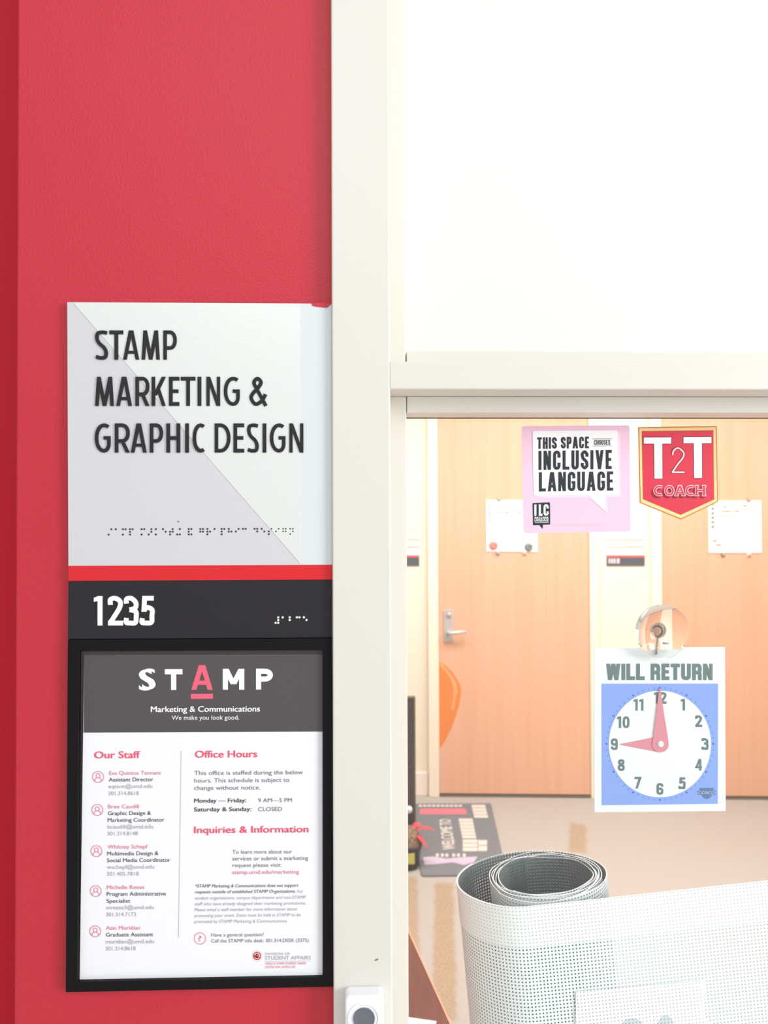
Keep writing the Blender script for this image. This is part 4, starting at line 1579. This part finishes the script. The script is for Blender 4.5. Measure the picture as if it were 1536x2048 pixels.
# ================================================================== BLACK CABINET, POT PLANT, DESK at the left edge of the glass
ztop = CAM.z + ray(825, 1394).z / ray(825, 1394).y * (KYf - CAM.y)
KBF = Frame((KX - .3, KYf, 0))
cab = thing('display_panel', 'tall glossy black display panel standing at the left edge of the glass', 'display panel', KBF)
BG = mat('black_speckled_laminate', (88, 76, 74), .3, .5, vary=(60, (66, 56, 56), .2))
b = MB()
b.box(-.29, .29, .004, .026, .05, ztop - .012)
b.build('panel', BG, cab)
b = MB()
b.ringframe([(-.3, .04), (.3, .04), (.3, ztop), (-.3, ztop)], [(-.288, .052), (.288, .052), (.288, ztop - .012), (-.288, ztop - .012)], 0, .03)
b.build('edge_frame', mat('olive_black_edge', (92, 86, 50), .4), cab, bevel=.002)
for x in (-.24, .24):
    b = MB()
    b.box(x - .02, x + .02, -.03, .16, 0, .04)
    b.build('foot', mat('black_foot', (60, 54, 54), .5), cab, bevel=.003)

pe = on_floor(824, 1737)
PF = Frame((pe.x - .01, pe.y + .015, 0))
pot = thing('potted_plant', 'dark pot with red pointed leaves at the left edge of the glass', 'potted plant', PF)
b = MB()
b.lathe([(.040, 0), (.046, .015), (.054, .09), (.060, .10), (.060, .115), (.054, .115), (.050, .095)], 'z', (0, 0, 0), 28)
b.build('pot', mat('dark_pot_glaze', (62, 56, 60), .4, .5), pot, smooth=True)
b = MB()
b.lathe([(.050, .09), (.052, .11), (.044, .15), (.030, .18), (.014, .195), (.004, .20)], 'z', (0, 0, 0), 22)
b.build('moss', mat('tan_moss', (180, 154, 128), .9, .1, bump=(140, .8, .01), vary=(70, (120, 92, 70), .15)), pot, smooth=True)
RL = mat('red_leaf', (230, 88, 92), .5, .3)
b = MB()
for ang, ln, el in ((2, .115, .030), (-24, .085, -.045), (35, .06, .05), (150, .08, .04), (215, .07, .02)):
    a = math.radians(ang)
    dx, dy = math.cos(a), math.sin(a)
    pts = []
    for i in range(7):
        t = i / 6
        wdt = .020 * math.sin(math.pi * min(1, t * .92 + .08)) * (1 - .25 * t)
        cxx, z = .012 + ln * t, .170 + el * t - .03 * t * t
        pts.append(((dx * cxx - dy * wdt, dy * cxx + dx * wdt, z + wdt * .5), (dx * cxx, dy * cxx, z), (dx * cxx + dy * wdt, dy * cxx - dx * wdt, z + wdt * .5)))
    vs = [p for tr_ in pts for p in tr_]
    fs = []
    for i in range(6):
        for j in range(2):
            fs.append((i * 3 + j, i * 3 + j + 1, (i + 1) * 3 + j + 1, (i + 1) * 3 + j))
    b.add(vs, fs)
lo = b.build('leaves', RL, pot, smooth=True)
sd = lo.modifiers.new('thick', 'SOLIDIFY')
sd.thickness = .0012
b = MB()
b.tube([(.0, .0, .19), (.004, .0, .23), (-.002, -.004, .262)], .003, 8)
b.build('stem', mat('dark_stem', (70, 56, 48), .7), pot, smooth=True)
b = MB()
b.lathe([(.003, .255), (.012, .262), (.016, .274), (.012, .286), (.004, .291)], 'z', (-.002, -.004, 0), 16)
b.build('blossom', mat('white_blossom', (226, 230, 236), .6), pot, smooth=True)
tg = MB()
x, z = .03, .105
tg.prism([(-.020, .040), (.020, .040), (.020, .088), (-.020, .088)], -.060, -.044)
tg.build('tag', mat('lime_tag', (206, 208, 110), .6), pot)

DZ = .74
d0, d1 = on_floor(820, 1872, DZ), on_floor(899, 2047, DZ)
ed = (Vector((d1.x, d1.y)) - Vector((d0.x, d0.y))).normalized()
nl = Vector((ed.y, -ed.x))
if nl.x > 0:
    nl = -nl
P0 = Vector((d0.x, d0.y)) - ed * .75
P1 = Vector((d1.x, d1.y)) + ed * .22
DF = Frame((P0.x, P0.y, 0))
desk = thing('wooden_desk', 'dark mahogany desk with a pale edge in the lower left of the window', 'desk', DF)
rel = lambda v: (v.x - P0.x, v.y - P0.y)
deskpoly = [rel(P0), rel(P1), rel(P1 + nl * .7), rel(P0 + nl * .7)]


def wood():
    M = mat('mahogany', (112, 48, 28), .22, .5, vary=(5, (84, 30, 16), .25), scale=(24, 1.4, 1))
    return M


b = MB()
b.hprism(deskpoly, DZ - .028, DZ)
b.build('top', wood(), desk, bevel=.0015)
b = MB()
ein = nl * -.0025
b.hprism([rel(P0), rel(P1), rel(P1 - nl * .003), rel(P0 - nl * .003)], DZ - .028, DZ + .0004)
b.build('edge_band', mat('pale_orange_edge', (226, 150, 112), .4), desk)
for t, s in ((.04, .05), (.96, .05), (.04, .65), (.96, .65)):
    q = P0 + (P1 - P0) * t + nl * s
    b = MB()
    x, y = rel(q)
    b.box(x - .022, x + .022, y - .022, y + .022, 0, DZ - .028)
    b.build('leg', wood(), desk, bevel=.002)
# sheet of paper on the desk
s0, s1_ = on_floor(824, 2037, DZ), on_floor(873, 2044, DZ)
PPF = Frame((s0.x, s0.y, DZ + .0004))
b = MB()
ux = (s1_ - s0).normalized()
uy = Vector((-ux.y, ux.x, 0))
ptsp = [s0, s1_, s1_ - uy * .13, s0 - ux * .14 - uy * .13, s0 - ux * .14]
b.hprism([(p.x - s0.x, p.y - s0.y) for p in ptsp], 0, .0012)
tag(b.build('paper_stack', mat('cool_white_paper', (222, 220, 226), .6), frame=PPF), 'white paper lying on the mahogany desk at the bottom of the glass', 'paper')
